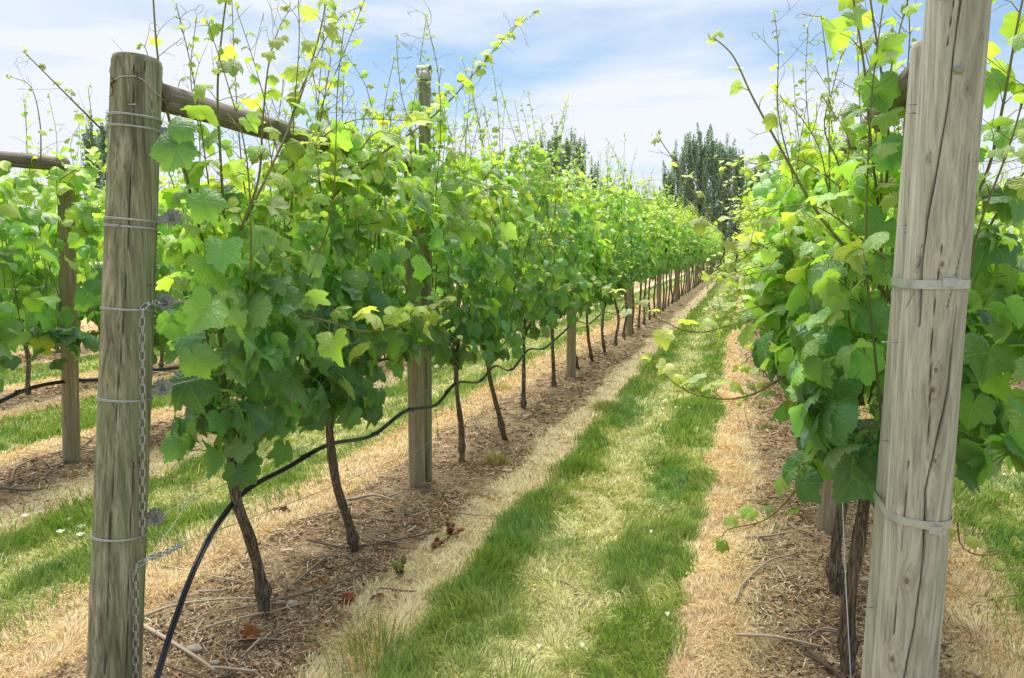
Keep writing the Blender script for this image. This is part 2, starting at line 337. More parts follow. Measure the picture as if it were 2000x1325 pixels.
GXg, GYg = np.meshgrid(xs, ys); GZ = gheight(GXg, GYg); zg = zones(GXg, GYg)
nx, ny = len(xs), len(ys); i, j = np.meshgrid(np.arange(ny-1), np.arange(nx-1), indexing='ij'); a0 = i*nx+j
gq = np.stack([a0, a0+1, a0+nx+1, a0+nx], -1).reshape(-1, 4)
ground = mesh_obj('ground', np.stack([GXg, GYg, GZ], -1).reshape(-1, 3), gq, M['ground'], tint=np.stack(zg, -1).reshape(-1, 3))
tag(ground, kind='structure')

# ------------------------------------------------------------------ grass and straw cover (uncountable)
rng = np.random.RandomState(4)
def scatter_ground(n, dmin=1.9, dmax=45, xpad=1.15):
    """points in the camera's field with density falling with distance"""
    out_ = []; tot = 0
    while tot < n:
        m_ = n*2
        d = dmin*(dmax/dmin)**(rng.rand(m_)**1.25)
        an = YAW + (rng.rand(m_)-.5)*radians(86)
        x = -np.sin(an)*d; y = np.cos(an)*d
        ok = (x > -14) & (x < 9); out_.append(np.stack([x, y], 1)[ok]); tot += ok.sum()
    return np.concatenate(out_)[:n]
def blades(P, h, w, lean, az, tint, curl=.5):
    """flat tapered blades, 2 bends"""
    n = len(P); z = gheight(P[:, 0], P[:, 1]); base = np.column_stack([P, z-.004])
    d = np.column_stack([np.cos(az), np.sin(az), np.zeros(n)]); face = rng.rand(n)*2*pi
    s = np.column_stack([np.cos(face), np.sin(face), np.zeros(n)])*(w/2)[:, None]; up = np.array([0, 0, 1.])
    m1 = base + up*(h*.55*np.cos(lean*.5))[:, None] + d*(h*.55*np.sin(lean*.5))[:, None]
    m2 = m1 + up*(h*.45*np.cos(lean*(1+curl)))[:, None] + d*(h*.45*np.sin(np.minimum(lean*(1+curl), 1.5)))[:, None]
    V = np.stack([base-s, base+s, m1+s*.8, m1-s*.8, m2], 1).reshape(-1, 3)
    k = np.arange(n)[:, None]*5
    Fq = k+np.array([[0, 1, 2, 3]]); Ft = k+np.array([[3, 2, 4]])
    return V, [Fq, Ft], np.repeat(tint, 5, axis=0)
def clampcol(base, n, var, hue=.08):
    b_ = np.asarray(base, float)*np.exp(rng.randn(n, 1)*var); b_ = b_*(1+rng.randn(n, 3)*hue); return np.clip(b_, .005, .9)
P = scatter_ground(1150000, 1.95, 48)
g_, r_, m_ = zones(P[:, 0], P[:, 1]); dist = np.hypot(P[:, 0], P[:, 1]); lod = np.clip(dist/3.2, 1, 6)
patch = fbm(P[:, 0]*3.2, P[:, 1]*1.6, 31); 
midx = np.exp(-((P[:, 0]+.78)/.2)**2) + .8*np.exp(-((P[:, 0]+3.45)/.25)**2) + .7*np.exp(-((P[:, 0]-1.9)/.25)**2)
dryness = np.clip(.08 + midx*.6 + (patch-.5)*1.5+(fbm(P[:, 0]*9, P[:, 1]*6, 33)-.5)*1.2, 0, 1)
isg = rng.rand(len(P)) < g_**1.5
green = isg & (rng.rand(len(P)) > dryness*.6)
Pg = P[green]; n = len(Pg); dg = dryness[green]; ld = lod[green]
tuft = fbm(Pg[:, 0]*9, Pg[:, 1]*9, 41, 3)
hh = (.032+.062*(1-dg)*tuft*1.5)*(.7+.6*rng.rand(n)); edge = np.exp(-((Pg[:, 0]+1.17)/.1)**2); hh *= 1+.55*edge*rng.rand(n)*1.4
hh[rng.rand(n) < .012] *= 1.9
ga = 2*pi*fbm(Pg[:, 0]*1.7, Pg[:, 1]*1.7, 43, 2)*2+rng.randn(n)*.9
tone = np.clip(dg+.45*(fbm(Pg[:, 0]*5, Pg[:, 1]*5, 45, 3)-.5)+.15*rng.randn(n), 0, 1)[:, None]
tg = (1-tone)*np.array([.185, .295, .058])+tone*np.array([.50, .49, .19])
bl = (vnoise(Pg[:, 0]*2.1, Pg[:, 1]*1.5, 47) > .7)[:, None]; tg = np.where(bl, tg*np.array([.82, .95, 1.15]), tg)
tg = np.clip(tg*np.exp(rng.randn(n, 1)*.3), .01, .8)
V, Fs, T = blades(Pg, hh, (.0028+.0016*rng.rand(n))*ld**.9, .25+.6*rng.rand(n)+.3*dg, ga, tg)
tag(mesh_obj('grass', V, Fs, M['grass'], tint=T), kind='stuff', label='green grass growing in the strips between the vine rows', cat='grass')
# dry thatch over the green strips and rusty dry grass beside them
dry = (isg & ~green) | (~isg & (rng.rand(len(P)) < np.clip(r_*.85+g_*.6+.4*(1-r_), 0, 1)*(1-m_)**1.6))
Pd = P[dry]; n = len(Pd); rr = r_[dry]; ld = lod[dry]
cl = fbm(Pd[:, 0]*4, Pd[:, 1]*4, 51, 3)
ga = 2*pi*fbm(Pd[:, 0]*2.2, Pd[:, 1]*2.2, 53, 2)*3+rng.randn(n)*.55
mixr = np.clip(rr*1.1+.3*rng.randn(n), 0, 1)[:, None]
tg = (1-mixr)*np.array([.60, .575, .285])+mixr*np.array([.70, .53, .33])
tg = np.where((rr+g_[dry]+m_[dry] < .35)[:, None], tg*np.array([1.12, 1.08, 1.25]), tg); tg = np.clip(tg*np.exp(rng.randn(n, 1)*.25)*(.75+.5*cl[:, None]), .02, .85)
V, Fs, T = blades(Pd, (.03+.055*cl)*(.6+.8*rng.rand(n)), (.0022+.0014*rng.rand(n))*ld**.9, .95+.5*rng.rand(n), ga, tg, .3)
tag(mesh_obj('dry_grass', V, Fs, M['straw'], tint=T), kind='stuff', label='tan and rust coloured dry grass lying along the edges of the strips', cat='dry grass')
# straw, shreds and small chips on the soil under the vines
P = scatter_ground(760000, 1.95, 36); g_, r_, m_ = zones(P[:, 0], P[:, 1])
keep = rng.rand(len(P)) < np.clip(.85*m_+.10*(1-m_)*(1-g_), 0, 1)*np.clip((fbm(P[:, 0]*4, P[:, 1]*4, 61, 4)-.33)*3.2, .15, 1); P = P[keep]; n = len(P)
dist = np.hypot(P[:, 0], P[:, 1]); lod = np.clip(dist/3.2, 1, 5)
az = rng.rand(n)*2*pi; L = (.005+.034*rng.rand(n)**3)*lod**.6; w = (.0010+.0019*rng.rand(n)**2)*lod**.85; pit = rng.randn(n)*.22
z = gheight(P[:, 0], P[:, 1])+.003+.010*rng.rand(n)
d = np.column_stack([np.cos(az)*np.cos(pit), np.sin(az)*np.cos(pit), np.sin(pit)])*L[:, None]; s = np.column_stack([-np.sin(az), np.cos(az), rng.randn(n)*.5])*w[:, None]
c = np.column_stack([P, z]); bow = np.column_stack([-np.sin(az), np.cos(az), np.zeros(n)])*(L*rng.randn(n)*.15)[:, None]
V = np.stack([c-d-s, c-d+s, c+bow+s, c+bow-s, c+d+s*.6, c+d-s*.6], 1).reshape(-1, 3); k = np.arange(n)[:, None]*6
pal = np.array([[.64, .50, .32], [.48, .34, .20], [.26, .165, .09], [.12, .072, .04], [.72, .63, .50], [.40, .24, .12]]); tg = pal[rng.choice(6, n, p=[.15, .21, .25, .22, .06, .11])]*np.exp(rng.randn(n, 1)*.2)
tag(mesh_obj('straw_mulch', V, [np.vstack([k+np.array([[0, 1, 2, 3]]), k+np.array([[3, 2, 4, 5]])])], M['straw'], tint=np.repeat(np.clip(tg, .01, .8), 6, axis=0), smooth=False), kind='stuff', label='brown shredded straw mulch under the vine rows', cat='mulch')

# crumbs of dark soil and bark
P = scatter_ground(150000, 1.95, 24); g_, r_, m_ = zones(P[:, 0], P[:, 1]); keep = rng.rand(len(P)) < m_**1.5*np.clip((fbm(P[:, 0]*5+40, P[:, 1]*5, 63, 4)-.42)*4, .05, 1); P = P[keep]; n = len(P)
dist = np.hypot(P[:, 0], P[:, 1]); sz = (.002+.009*rng.rand(n)**3)*np.clip(dist/3.2, 1, 4)**.7
O_ = np.array([[1, 0, 0], [-1, 0, 0], [0, 1, 0], [0, -1, 0], [0, 0, 1], [0, 0, -1]], float); OF = np.array([[0, 2, 4], [2, 1, 4], [1, 3, 4], [3, 0, 4], [2, 0, 5], [1, 2, 5], [3, 1, 5], [0, 3, 5]])
a_ = rng.rand(n)*2*pi; V = O_[None]*(sz[:, None, None]*rng.uniform(.4, 1.3, (n, 6, 1)))*np.array([1.4, .8, .6]); ca, sa = np.cos(a_)[:, None], np.sin(a_)[:, None]
V = np.stack([V[..., 0]*ca-V[..., 1]*sa, V[..., 0]*sa+V[..., 1]*ca, V[..., 2]], -1)+np.column_stack([P, gheight(P[:, 0], P[:, 1])+sz*.4])[:, None]
pal = np.array([[.16, .10, .06], [.09, .055, .033], [.26, .18, .11], [.40, .30, .19]]); tg = pal[rng.choice(4, n, p=[.35, .3, .25, .1])]*np.exp(rng.randn(n, 1)*.2)
tag(mesh_obj('soil_crumbs', V.reshape(-1, 3), (np.arange(n)[:, None, None]*6+OF[None]).reshape(-1, 3), M['straw'], tint=np.repeat(tg, 6, axis=0), smooth=False), kind='stuff', label='dark crumbs of soil and bark under the vine rows', cat='soil')

# ------------------------------------------------------------------ posts
def post_mesh(name, base, top, r0, r1, mat, parent, fine=False, knots=(), cracks=(), seed=0, wob=.0025):
    base = np.array(base, float); top = np.array(top, float); L = np.linalg.norm(top-base); ax = (top-base)/L
    seg, rg = (160, int(L/.006)) if fine else (24, 26)
    t = np.linspace(-.04, 1, rg); th = np.arange(seg)*2*pi/seg
    e1 = np.cross(ax, [0, 1, 0]); e1 /= np.linalg.norm(e1); e2 = np.cross(ax, e1)
    TT, TH = np.meshgrid(t, th, indexing='ij'); R = r0+(r1-r0)*TT
    ux, uy = np.cos(TH)*3+seed*7.3, np.sin(TH)*3+TT*L*1.2
    R = R+wob*2*(fbm(ux*1.2, uy*.5+seed, 71, 3)-.5)
    if fine: R = R+.0026*(fbm(TH*14+seed, TT*L*3, 73, 3)-.5) 
    R = R - (TT > .996)*.003
    kn = np.zeros_like(R); ck = np.zeros_like(R)
    Pn = base+ax*(TT[..., None]*L)+(e1*np.cos(TH)[..., None]+e2*np.sin(TH)[..., None])*R[..., None]
    for (kp, kr) in knots:
        dv = Pn-kp; dz = dv@ax; dr = np.linalg.norm(dv-dz[..., None]*ax, axis=-1); dd = np.sqrt((dz*.62)**2+dr**2)
        v = np.clip(1-dd/(kr*3.2), 0, 1); kn = np.maximum(kn, v); R = R+np.where(v > .4, .0016*np.sin((v-.4)*5.2), 0)
    for (pts, wd) in cracks:
        tz = [((p-base)@ax)/L for p in pts]; an = np.unwrap([math.atan2((p-base)@e2, (p-base)@e1) for p in pts]); o_ = np.argsort(tz)
        tz = np.array(tz)[o_]; an = np.array(an)[o_]
        ac = np.interp(TT, tz, an)+.05*(fbm(TT*L*9, TT*0+seed, 75, 3)-.5)
        dth = (TH-ac+pi) % (2*pi)-pi; wv = wd*(.5+1.0*vnoise(TT*L*7, TT*0+2.5, 76))
        inside = (TT > tz[0]) & (TT < tz[-1]); v = np.clip(1.25-np.abs(dth*R)/wv, 0, 1)*inside; ck = np.maximum(ck, v)
    R = R-ck*.007
    Pn = base+ax*(TT[..., None]*L)+(e1*np.cos(TH)[..., None]+e2*np.sin(TH)[..., None])*R[..., None]
    V = Pn.reshape(-1, 3); i, j = np.meshgrid(np.arange(rg-1), np.arange(seg), indexing='ij'); j2 = (j+1) % seg
    Q = np.stack([i*seg+j, i*seg+j2, (i+1)*seg+j2, (i+1)*seg+j], -1).reshape(-1, 4)
    # weathered top: rings down to a centre
    capr = [.75, .4]; k0 = len(V); rings = [Pn[-1]*f+(top+ax*.002)*(1-f) for f in capr]; V = np.vstack([V]+rings+[top+ax*.002])
    prev = (rg-1)*seg; Fq = [Q]; jj = np.arange(seg); jn = (jj+1) % seg
    for q in range(2):
        cur = k0+q*seg; Fq.append(np.stack([prev+jj, prev+jn, cur+jn, cur+jj], 1)); prev = cur
    Ft = np.stack([prev+jj, prev+jn, np.full(seg, len(V)-1)], 1)
    n = len(V); kk = np.zeros(n); kk[:k0] = kn.ravel(); cc = np.zeros(n); cc[:k0] = ck.ravel()
    o = mesh_obj(name, V-base, [np.vstack(Fq), Ft], mat, parent, attrs={'knot': kk, 'crack': cc})
    sm = np.ones(len(o.data.polygons), bool); sm[(rg-1)*seg:] = False; o.data.polygons.foreach_set('use_smooth', sm); return o
def ring_pts(c, ax, r, n=40, sq=0.0):
    ax = np.asarray(ax)/np.linalg.norm(ax); e1 = np.cross(ax, [0, 1, 0]); e1 /= np.linalg.norm(e1); e2 = np.cross(ax, e1); a = np.arange(n)*2*pi/n
    return c+(e1*np.cos(a)[:, None]+e2*np.sin(a)[:, None])*r+np.asarray(ax)*(sq*np.sin(a*2))[:, None]

# left end post (green stained, wire looped)
LB = np.array([-2.035, 1.99, 0.0]); LT = atX(268, 117, -2.0); LR0, LR1 = .087, .0795
LAX = (LT-LB)/np.linalg.norm(LT-LB)
onL = lambda x, y, e=0.0: on_post(x, y, LB, LT, LR0, LR1, e)
lp = empty('end_post', LB); tag(lp, 'thick green-stained round wooden end post wrapped in wire loops, left of the grass strip', 'post', 'wooden posts')
post_mesh('post_body', LB, LT, LR0, LR1, M['wood_green'], lp, True, [(onL(296, 205), .006), (onL(232, 640), .008), (onL(258, 900), .007)],
          [([onL(262, 125), onL(258, 300), onL(250, 480), onL(240, 640), onL(226, 830), onL(212, 1100), onL(205, 1320)], .0012),
           ([onL(285, 120), onL(282, 200)], .001), ([onL(262, 900), onL(252, 1100), onL(248, 1325)], .0016)], 3)
def staple(px, py, on, parent, base, w=.006, l=.02, mat='galv', vert=False, name='staple'):
    c = on(px, py, .002); tang = RT if not vert else np.array([0, 0, 1.]); nrm = (EYE-c)*[1, 1, 0]; nrm /= np.linalg.norm(nrm)
    if vert: p = [c-tang*l/2, c-tang*l/2+nrm*.006, c+tang*l/2+nrm*.006, c+tang*l/2]
    else: p = [c-RT*l/2-nrm*.002, c-RT*l/2+nrm*.007, c+RT*l/2+nrm*.007, c+RT*l/2-nrm*.002]
    V, Fs = tube(resample(p, 12), .0016, 6); return mesh_obj(name, V-base, Fs, M[mat], parent)
staple(258, 205, onL, lp, LB); staple(246, 279, onL, lp, LB, vert=True); staple(291, 557, onL, lp, LB, mat='rust'); staple(272, 898, onL, lp, LB, mat='rust', vert=True)
staple(268, 147, onL, lp, LB, mat='rust', vert=True); staple(258, 228, onL, lp, LB, mat='galv_dull', vert=True, l=.05)

# wire strainers: loop round the post + bracket + toothed spool
def strainer(zpx, sx, sy, label, loops=((0, 0),), droop=0.0):
    c = np.array([0, 0, 0.]); P = onL(250, zpx); t = ((P-LB)@LAX); c = LB+LAX*t; r = LR0+(LR1-LR0)*t/np.linalg.norm(LT-LB)+.003
    root = empty('wire_strainer', c); tag(root, label, 'wire strainer', 'wire strainers on the left end post')
    tip = atY(sx-8, sy, c[1]+.09)
    for dz, tl in loops:
        for q in (0, 1):
            ax = LAX+np.array([0, .02*tl, 0]); V, Fs = tube(ring_pts(c+LAX*(dz+q*.0042), ax, r, 56, .0012*(q+1))+RT*0, .0019, 6, closed=True); mesh_obj('wire_loop', V-c, Fs, M['wire'], root)
    for a_ in (-1.25, -.75, .1):
        pc = c+np.array([cos(a_)*r, sin(a_)*r, 0]); V, Fs = tube(ring_pts(pc, [-sin(a_), cos(a_), 0], .0055, 12), .0016, 5, closed=True); mesh_obj('wire_crimp', V-c, Fs, M['galv_dull'], root)
    # bracket starts on the far side of the post (towards the vines) and carries the spool
    d = tip-c; L = np.linalg.norm(d); d /= L; side = np.cross(d, [0, 0, 1]); side /= np.linalg.norm(side); upv = np.cross(side, d); A = np.array([side, d, upv])
    for s in (-1, 1):
        g = Geo(); g.add(*box(c+d*(L-.032)+side*s*.017, (.003, .075, .026), A)); g.add(*tube(np.array([tip+side*s*.0155, tip+side*s*.0185]), .017, 18)); g.build('bracket', M['galv_dull'], root, smooth=False).location = -c
    sp = tip; a_ = np.linspace(0, 2*pi, 45)[:-1]; rad = np.where(np.arange(44) % 4 < 2, .031, .0250)
    for s in (-1, 1):
        ringp = sp+(d*np.cos(a_)[:, None]+upv*np.sin(a_)[:, None])*rad[:, None]; A1 = ringp+side*s*.0115; A2 = ringp+side*s*.0145; V = np.vstack([A1, A2, [sp+side*s*.0115], [sp+side*s*.0145]])
        k = np.arange(44); k2 = (k+1) % 44; mesh_obj('toothed_wheel', V-c, [np.stack([k, k2, k2+44, k+44], 1), np.vstack([np.stack([k2, k, np.full(44, 88)], 1), np.stack([k+44, k2+44, np.full(44, 89)], 1)])], M['galv_dull'], root, smooth=False)
    V, Fs = tube(np.array([sp-side*.02, sp+side*.016]), .013, 16); mesh_obj('spool', V-c, Fs, M['wire'], root)
    return sp, root
SPZ = []
for zpx, sx, sy, lb, lp_ in ((236, 350, 262, 'topmost wire strainer on the green-stained end post, half hidden by a leaf', ((-.016, 0), (.022, 0))),
                      (436, 345, 425, 'dark grey toothed wire strainer with two wire loops, high on the end post', ((-.012, .0), (.012, .4))),
                      (606, 330, 590, 'wire strainer behind the chain end halfway down the green-stained end post', ((0, 0),)),
                      (785, 326, 757, 'light grey wire strainer behind the hanging chain, above the one near the grass', ((0, .3),)),
                      (1055, 312, 1010, 'lowest wire strainer on the green-stained end post, its toothed wheel seen against the grass', ((0, .3),))):
    SPZ.append(strainer(zpx, sx, sy, lb, lp_)[0])
# thin top wire with rusty twist
root = empty('top_wire', LB+LAX*2.18); c = np.array(root.location); P0 = onL(250, 155); t = (P0-LB)@LAX; c2 = LB+LAX*t
pts = [onL(x, y, .003) for x, y in ((222, 158), (232, 151), (248, 149), (266, 150), (284, 160), (300, 178), (311, 188))]+[atX(335, 210, -1.98), atX(352, 232, -2.0)]
V, Fs = tube(resample(pts, 40), .0016, 6); mesh_obj('wire_strand', V-c, Fs, M['wire'], root)
p0 = onL(222, 158, .003); g = Geo(); g.add(*tube(resample([p0, p0+[-.006, 0, .012], p0+[-.014, 0, .03], p0+[-.006, -.004, .045]], 12), .0011, 5)); g.add(*tube(resample([p0, p0+[-.012, .0, -.01], p0+[-.004, 0, -.03], p0+[-.012, 0, -.05]], 12), .0022, 5)); g.add(*tube(resample([p0+[-.012, 0, .01], p0+[.004, -.004, 0], p0+[-.014, 0, -.01]], 10), .003, 5)); g.build('rusty_twist', M['rust'], root).location = -c
tag(root, 'thin wire bent over the head of the green-stained end post with a rusty twisted end', 'wire')

# chains
def chain(pts, label, group='galvanised chains', pitch=.0285):
    P = np.array(pts); seg = np.linalg.norm(np.diff(P, axis=0), axis=1); s = np.concatenate([[0], np.cumsum(seg)]); n = int(s[-1]/pitch)
    root = empty('chain', P[0]); a = np.arange(20)*2*pi/20
    for k in range(n):
        q = lambda t: np.array([np.interp(t, s, P[:, m]) for m in range(3)])
        c = q((k+.5)*pitch); d = q((k+1)*pitch)-q(k*pitch); d /= np.linalg.norm(d)
        v = (EYE-c); v -= d*(v@d); v /= np.linalg.norm(v); sd = np.cross(d, v); rot = (.35 if k % 2 else 1.35)+.12*sin(k*3.1); w = sd*cos(rot)+v*sin(rot)
        lx = np.sign(np.cos(a))*.0095+np.cos(a)*.0085; ly = np.sin(a)*.0085
        V, Fs = tube(c+d*lx[:, None]+w*ly[:, None], .0024, 7, closed=True); mesh_obj('link', V-P[0], Fs, M['galv'], root)
    return tag(root, label, 'chain', group)
c1 = [onL(278, y, .008) for y in (1045, 900, 760, 640, 603)]; c1[0][2] += 0
chain(c1+[onL(287, 594, .008), atX(312, 592, -1.93), atX(345, 590, -1.95), atX(362, 590, -1.97)], 'galvanised chain hanging down the middle of the green-stained end post')
chain([onL(265, y, .01) for y in (1345, 1200, 1115)]+[onL(266, 1106, .01), atX(290, 1092, -1.9), atX(335, 1074, -1.95), atX(362, 1060, -2.0)], 'galvanised chain at the foot of the green-stained post, turning into the lowest wire')

# right end posts: front grey post banded to a rear post
RT_ = atY(1876, -60, 2.27); RB_ = atY(1767, 1325, 2.42); ax = (RT_-RB_)/(RT_-RB_)[2]; RB = RB_-ax*RB_[2]; RTp = RB+ax*2.62; RR0, RR1 = .0885, .0695
onR = lambda x, y, e=0.0: on_post(x, y, RB, RTp, RR0, RR1, e)
bT = atY(1842, 80, 2.44); bB = atY(1741, 1325, 2.60); ax2 = (bT-bB)/(bT-bB)[2]; BB = bB-ax2*bB[2]; BR0, BR1 = .090, .078
onB = lambda x, y, e=0.0: on_post(x, y, BB, bT, BR0, BR1, e)
rp = empty('end_post', RB); tag(rp, 'tall silver-grey wooden end post, front one of the steel-banded pair at the right', 'post', 'wooden posts')
kn = [(onR(1890, 173), .007), (onR(1840, 517), .010), (onR(1828, 723), .008), (onR(1822, 762), .011), (onR(1826, 900), .007), (onR(1771, 1135), .013), (onR(1742, 1288), .013), (onR(1752, 1008), .009), (onR(1812, 308), .005), (onR(1906, 315), .006), (onR(1920, 75), .005), (onR(1792, 520), .006)]
cr_ = [([onR(1882, -40), onR(1868, 60), onR(1858, 140), onR(1846, 240), onR(1826, 350), onR(1810, 430), onR(1800, 520), onR(1795, 640)], .0030), ([onR(1868, 600), onR(1852, 760), onR(1830, 860), onR(1808, 960), onR(1802, 1100), onR(1785, 1230), onR(1765, 1325)], .0030),
       ([onR(1893, 300), onR(1880, 480), onR(1850, 600)], .0014), ([onR(1765, 620), onR(1790, 560), onR(1800, 480)], .0012), ([onR(1840, 480), onR(1822, 620), onR(1812, 900)], .0012), ([onR(1862, 0), onR(1850, 90)], .0013), ([onR(1775, 900), onR(1760, 1060), onR(1745, 1240)], .0012)]
post_mesh('post_body', RB, RTp, RR0, RR1, M['wood_grey'], rp, True, kn, cr_, 11, wob=.003)
for s_ in ((1735, 668), (1848, 1), ): staple(s_[0], s_[1], onR, rp, RB, l=.03)
c = onR(1873, 135, .002); n_ = (EYE-c); n_ /= np.linalg.norm(n_); V, Fs = tube(np.array([c-n_*.01, c+n_*.003, c+n_*.005]), [.0125, .0125, .009], 20); mesh_obj('bolt_head', V-RB, Fs, M['galv_dull'], rp)
bp_ = empty('end_post', BB); tag(bp_, 'shorter grey wooden post strapped behind the tall silver-grey one, its top showing at left', 'post', 'wooden posts')
post_mesh('post_body', BB, bT, BR0, BR1, M['wood_grey'], bp_, True, [], [([onB(1802, 200), onB(1790, 400), onB(1778, 520)], .0014)], 17)
for x, y in ((1787, 205), (1786, 222), (1772, 440), (1774, 455), (1752, 668), (1730, 860), (1704, 1185)): staple(x, y, onB, bp_, BB, l=.026, mat='galv_dull')
def band(y0, y1, bx, by, label):
    # closed strap round both posts
    zc = (on_post(1822 if y0 < 800 else 1790, (y0+y1)/2, RB, RTp, RR0, RR1)[2]); tf = zc/2.62; cf = RB+ax*zc; cb = BB+ax2*zc; rf = RR0+(RR1-RR0)*tf+.0035; rb = BR0+(BR1-BR0)*zc/bT[2]+.0035
    a_ = np.arange(96)*2*pi/96; pts = np.vstack([cf[:2]+rf*np.stack([np.cos(a_), np.sin(a_)], 1), cb[:2]+rb*np.stack([np.cos(a_), np.sin(a_)], 1)])
    pts = pts[np.lexsort((pts[:, 1], pts[:, 0]))]
    def half(ps):
        h = []
        for p in ps:
            while len(h) > 1 and (h[-1][0]-h[-2][0])*(p[1]-h[-2][1])-(h[-1][1]-h[-2][1])*(p[0]-h[-2][0]) <= 0: h.pop()
            h.append(p)
        return h
    hl = half(pts); hu = half(pts[::-1]); hull = np.array(hl[:-1]+hu[:-1]); tilt = (y1-y0)/110*.16
    z = zc-tilt*(hull@RT[:2]-(cf[:2]@RT[:2])); m_ = len(hull); ctr = hull.mean(0); on_ = (hull-ctr)/np.linalg.norm(hull-ctr, axis=1)[:, None]
    w = .0115; o_ = hull+on_*.0012
    V = np.vstack([np.column_stack([hull, z-w]), np.column_stack([o_, z-w]), np.column_stack([o_, z+w]), np.column_stack([hull, z+w])]); k = np.arange(m_); k2 = (k+1) % m_
    root = empty('steel_band', (*ctr, zc)); rl = np.array(root.location)
    mesh_obj('strap', V-rl, np.vstack([np.stack([a*m_+k, a*m_+k2, b*m_+k2, b*m_+k], 1) for a, b in ((0, 1), (1, 2), (2, 3), (3, 0))]), M['steel_band'], root, smooth=False)
    c = onR(bx, by, .007); n_ = (EYE-c)*[1, 1, 0]; n_ /= np.linalg.norm(n_); sd = np.cross([0, 0, 1], n_); A = np.array([sd, n_, [0, 0, 1]]); g = Geo()
    g.add(*box(c, (.026, .006, .022), A)); g.add(*box(c+sd*.014+n_*.002, (.004, .012, .027), A)); g.add(*box(c-sd*.013+n_*.001, (.003, .010, .025), A)); g.add(*box(c+sd*.022, (.014, .004, .018), A))
    g.build('buckle', M['steel_band'], root, smooth=False).location = -rl
    tag(root, label, 'steel band', 'steel bands on the right end posts')
band(560, 552, 1853, 552, 'flat steel band with buckle round the paired grey posts, level with the leaves')
band(1008, 1040, 1826, 1036, 'tilted lower steel band with buckle round the paired grey posts, near the ground')

# line posts
def line_post(x, y, h, r, label, top=None, mat='wood_line', group='wooden posts', seed=0):
    b_ = np.array([x, y, float(gheight(np.array([x]), np.array([y]))[0])]); t_ = np.array(top if top is not None else (x+.02*sin(seed*3.3), y+.02*cos(seed*2.1), h), float)
    root = empty('line_post', b_); tag(root, label, 'post', group)
    post_mesh('post_body', b_, t_, r, r*.95, M[mat], root, False, seed=seed)
    return root, b_, t_
r_, b2, t2 = line_post(-2.07, 4.67, 2.15, .055, 'round brown line post, second post of the left vine row, beside the slim tall pole', seed=1)
onP = lambda x, y, e=0.0: on_post(x, y, b2, t2, .055, None, e)
staple(815, 868, onP, r_, b2, mat='galv_dull'); staple(808, 755, onP, r_, b2, mat='rust')
# tall pole with pipe cap beside it
tb = np.array([-2.055, 4.80, 0.0]); tt = atY(829, 142, 4.84); root = empty('tall_pole', tb); tag(root, 'slim tall grey pole above the left vine row with a pipe fitting on top', 'pole')
post_mesh('pole_body', tb, tt, .036, .040, M['wood_green'], root, False, seed=5)
g = Geo(); V, Fs = tube(np.array([tt-[0, 0, .05], tt+[0, 0, .004]]), .046, 20); g.add(V, Fs); cc = tt+[0, 0, .012]
d = (RT*.95+np.array([0, -.25, 0])); d /= np.linalg.norm(d); V, Fs = tube(np.array([cc-d*.045, cc+d*.042]), .034, 22, cap=False); g.add(V, Fs); V, Fs = tube(np.array([cc+d*.042, cc+d*.042, cc-d*.02]), [.034, .027, .027], 22, cap=False); g.add(V, Fs); V, Fs = tube(np.array([cc-d*.046, cc-d*.040]), .034, 22); g.add(V, Fs)
o = g.build('pipe_cap', M['pvc'], root); o.location = -tb
k = 0
near_names = {('L', 0): 'brown line post, third post of the left vine row, beside the drip hose', ('L', 1): 'fourth post of the left vine row, small among the far trunks',
 ('R', 0): 'grey-brown line post standing under the right vine row, left of the two dark vine trunks', ('LL', 0): 'slim grey line post at the far left carrying a horizontal rail'}
for rn, ylist in (('L', [9.45, 14.6, 19.8, 25, 30.5, 36, 41.5, 47]), ('R', [4.62, 9.6, 14.6, 19.8, 25, 30.5, 36, 41.5, 47]), ('LL', [4.51, 9.4, 14.5, 19.7, 25]), ('LLL', [4.4, 9.3, 14.4, 19.6]), ('RR', [7.0, 11.8, 16.6])):
    side = {'L': 'left vine row', 'R': 'right vine row', 'LL': 'second vine row to the left', 'LLL': 'third vine row to the left', 'RR': 'vine row beyond the right end posts'}[rn]
    for q, y in enumerate(ylist):
        k += 1; x = ROWS[rn]+.02*sin(k*5.1); lb = near_names.get((rn, q), None); gp = 'wooden posts'
        if lb is None:
            if rn == 'R' and q == 1: lb = 'second line post behind the leaves of the right vine row'
            else: lb = 'distant line post of the '+side+', among leaves'; gp = 'distant line posts of the '+side
        top = None
        if rn == 'LL' and q == 0: top = atY(128, 322, 4.56)
        line_post(x, y, 2.12, .057 if q else .06, lb, top=top, group=gp, seed=k+20)
def rail(p, q, r, label, seed):
    p = np.array(p, float); q = np.array(q, float); mid = p; L = np.linalg.norm(q-p)
    root = empty('brace_rail', p)
    P_ = resample([p, (p+q)/2+[0, 0, -.008], q], 40); V, Fs = tube(P_, r*(1+.04*np.sin(np.arange(40)*.7+seed)), 28)
    V = V-p; dr = (q-p)/L
    # mesh kept along local Z so that the grain follows the rail
    zc = np.array([0, 0, 1.]); 
    from mathutils import Vector
    Q_ = Vector((0, 0, 1)).rotation_difference(Vector(dr)); Mx = np.array(Q_.to_matrix()); V2 = V@Mx
    o = mesh_obj('rail_body', V2, Fs, M['wood_rail'], root, attrs={'knot': np.zeros(len(V2)), 'crack': np.zeros(len(V2))}); o.rotation_mode = 'QUATERNION'; o.rotation_quaternion = Q_
    tag(root, label, 'rail', 'round wooden rails bracing the end posts'); return root
rail(LB+LAX*2.15+np.array([.03, .085, 0]), (-2.06, 4.62, 2.14), .047, 'round grey wooden rail running back from the green-stained end post above the vines', 1)
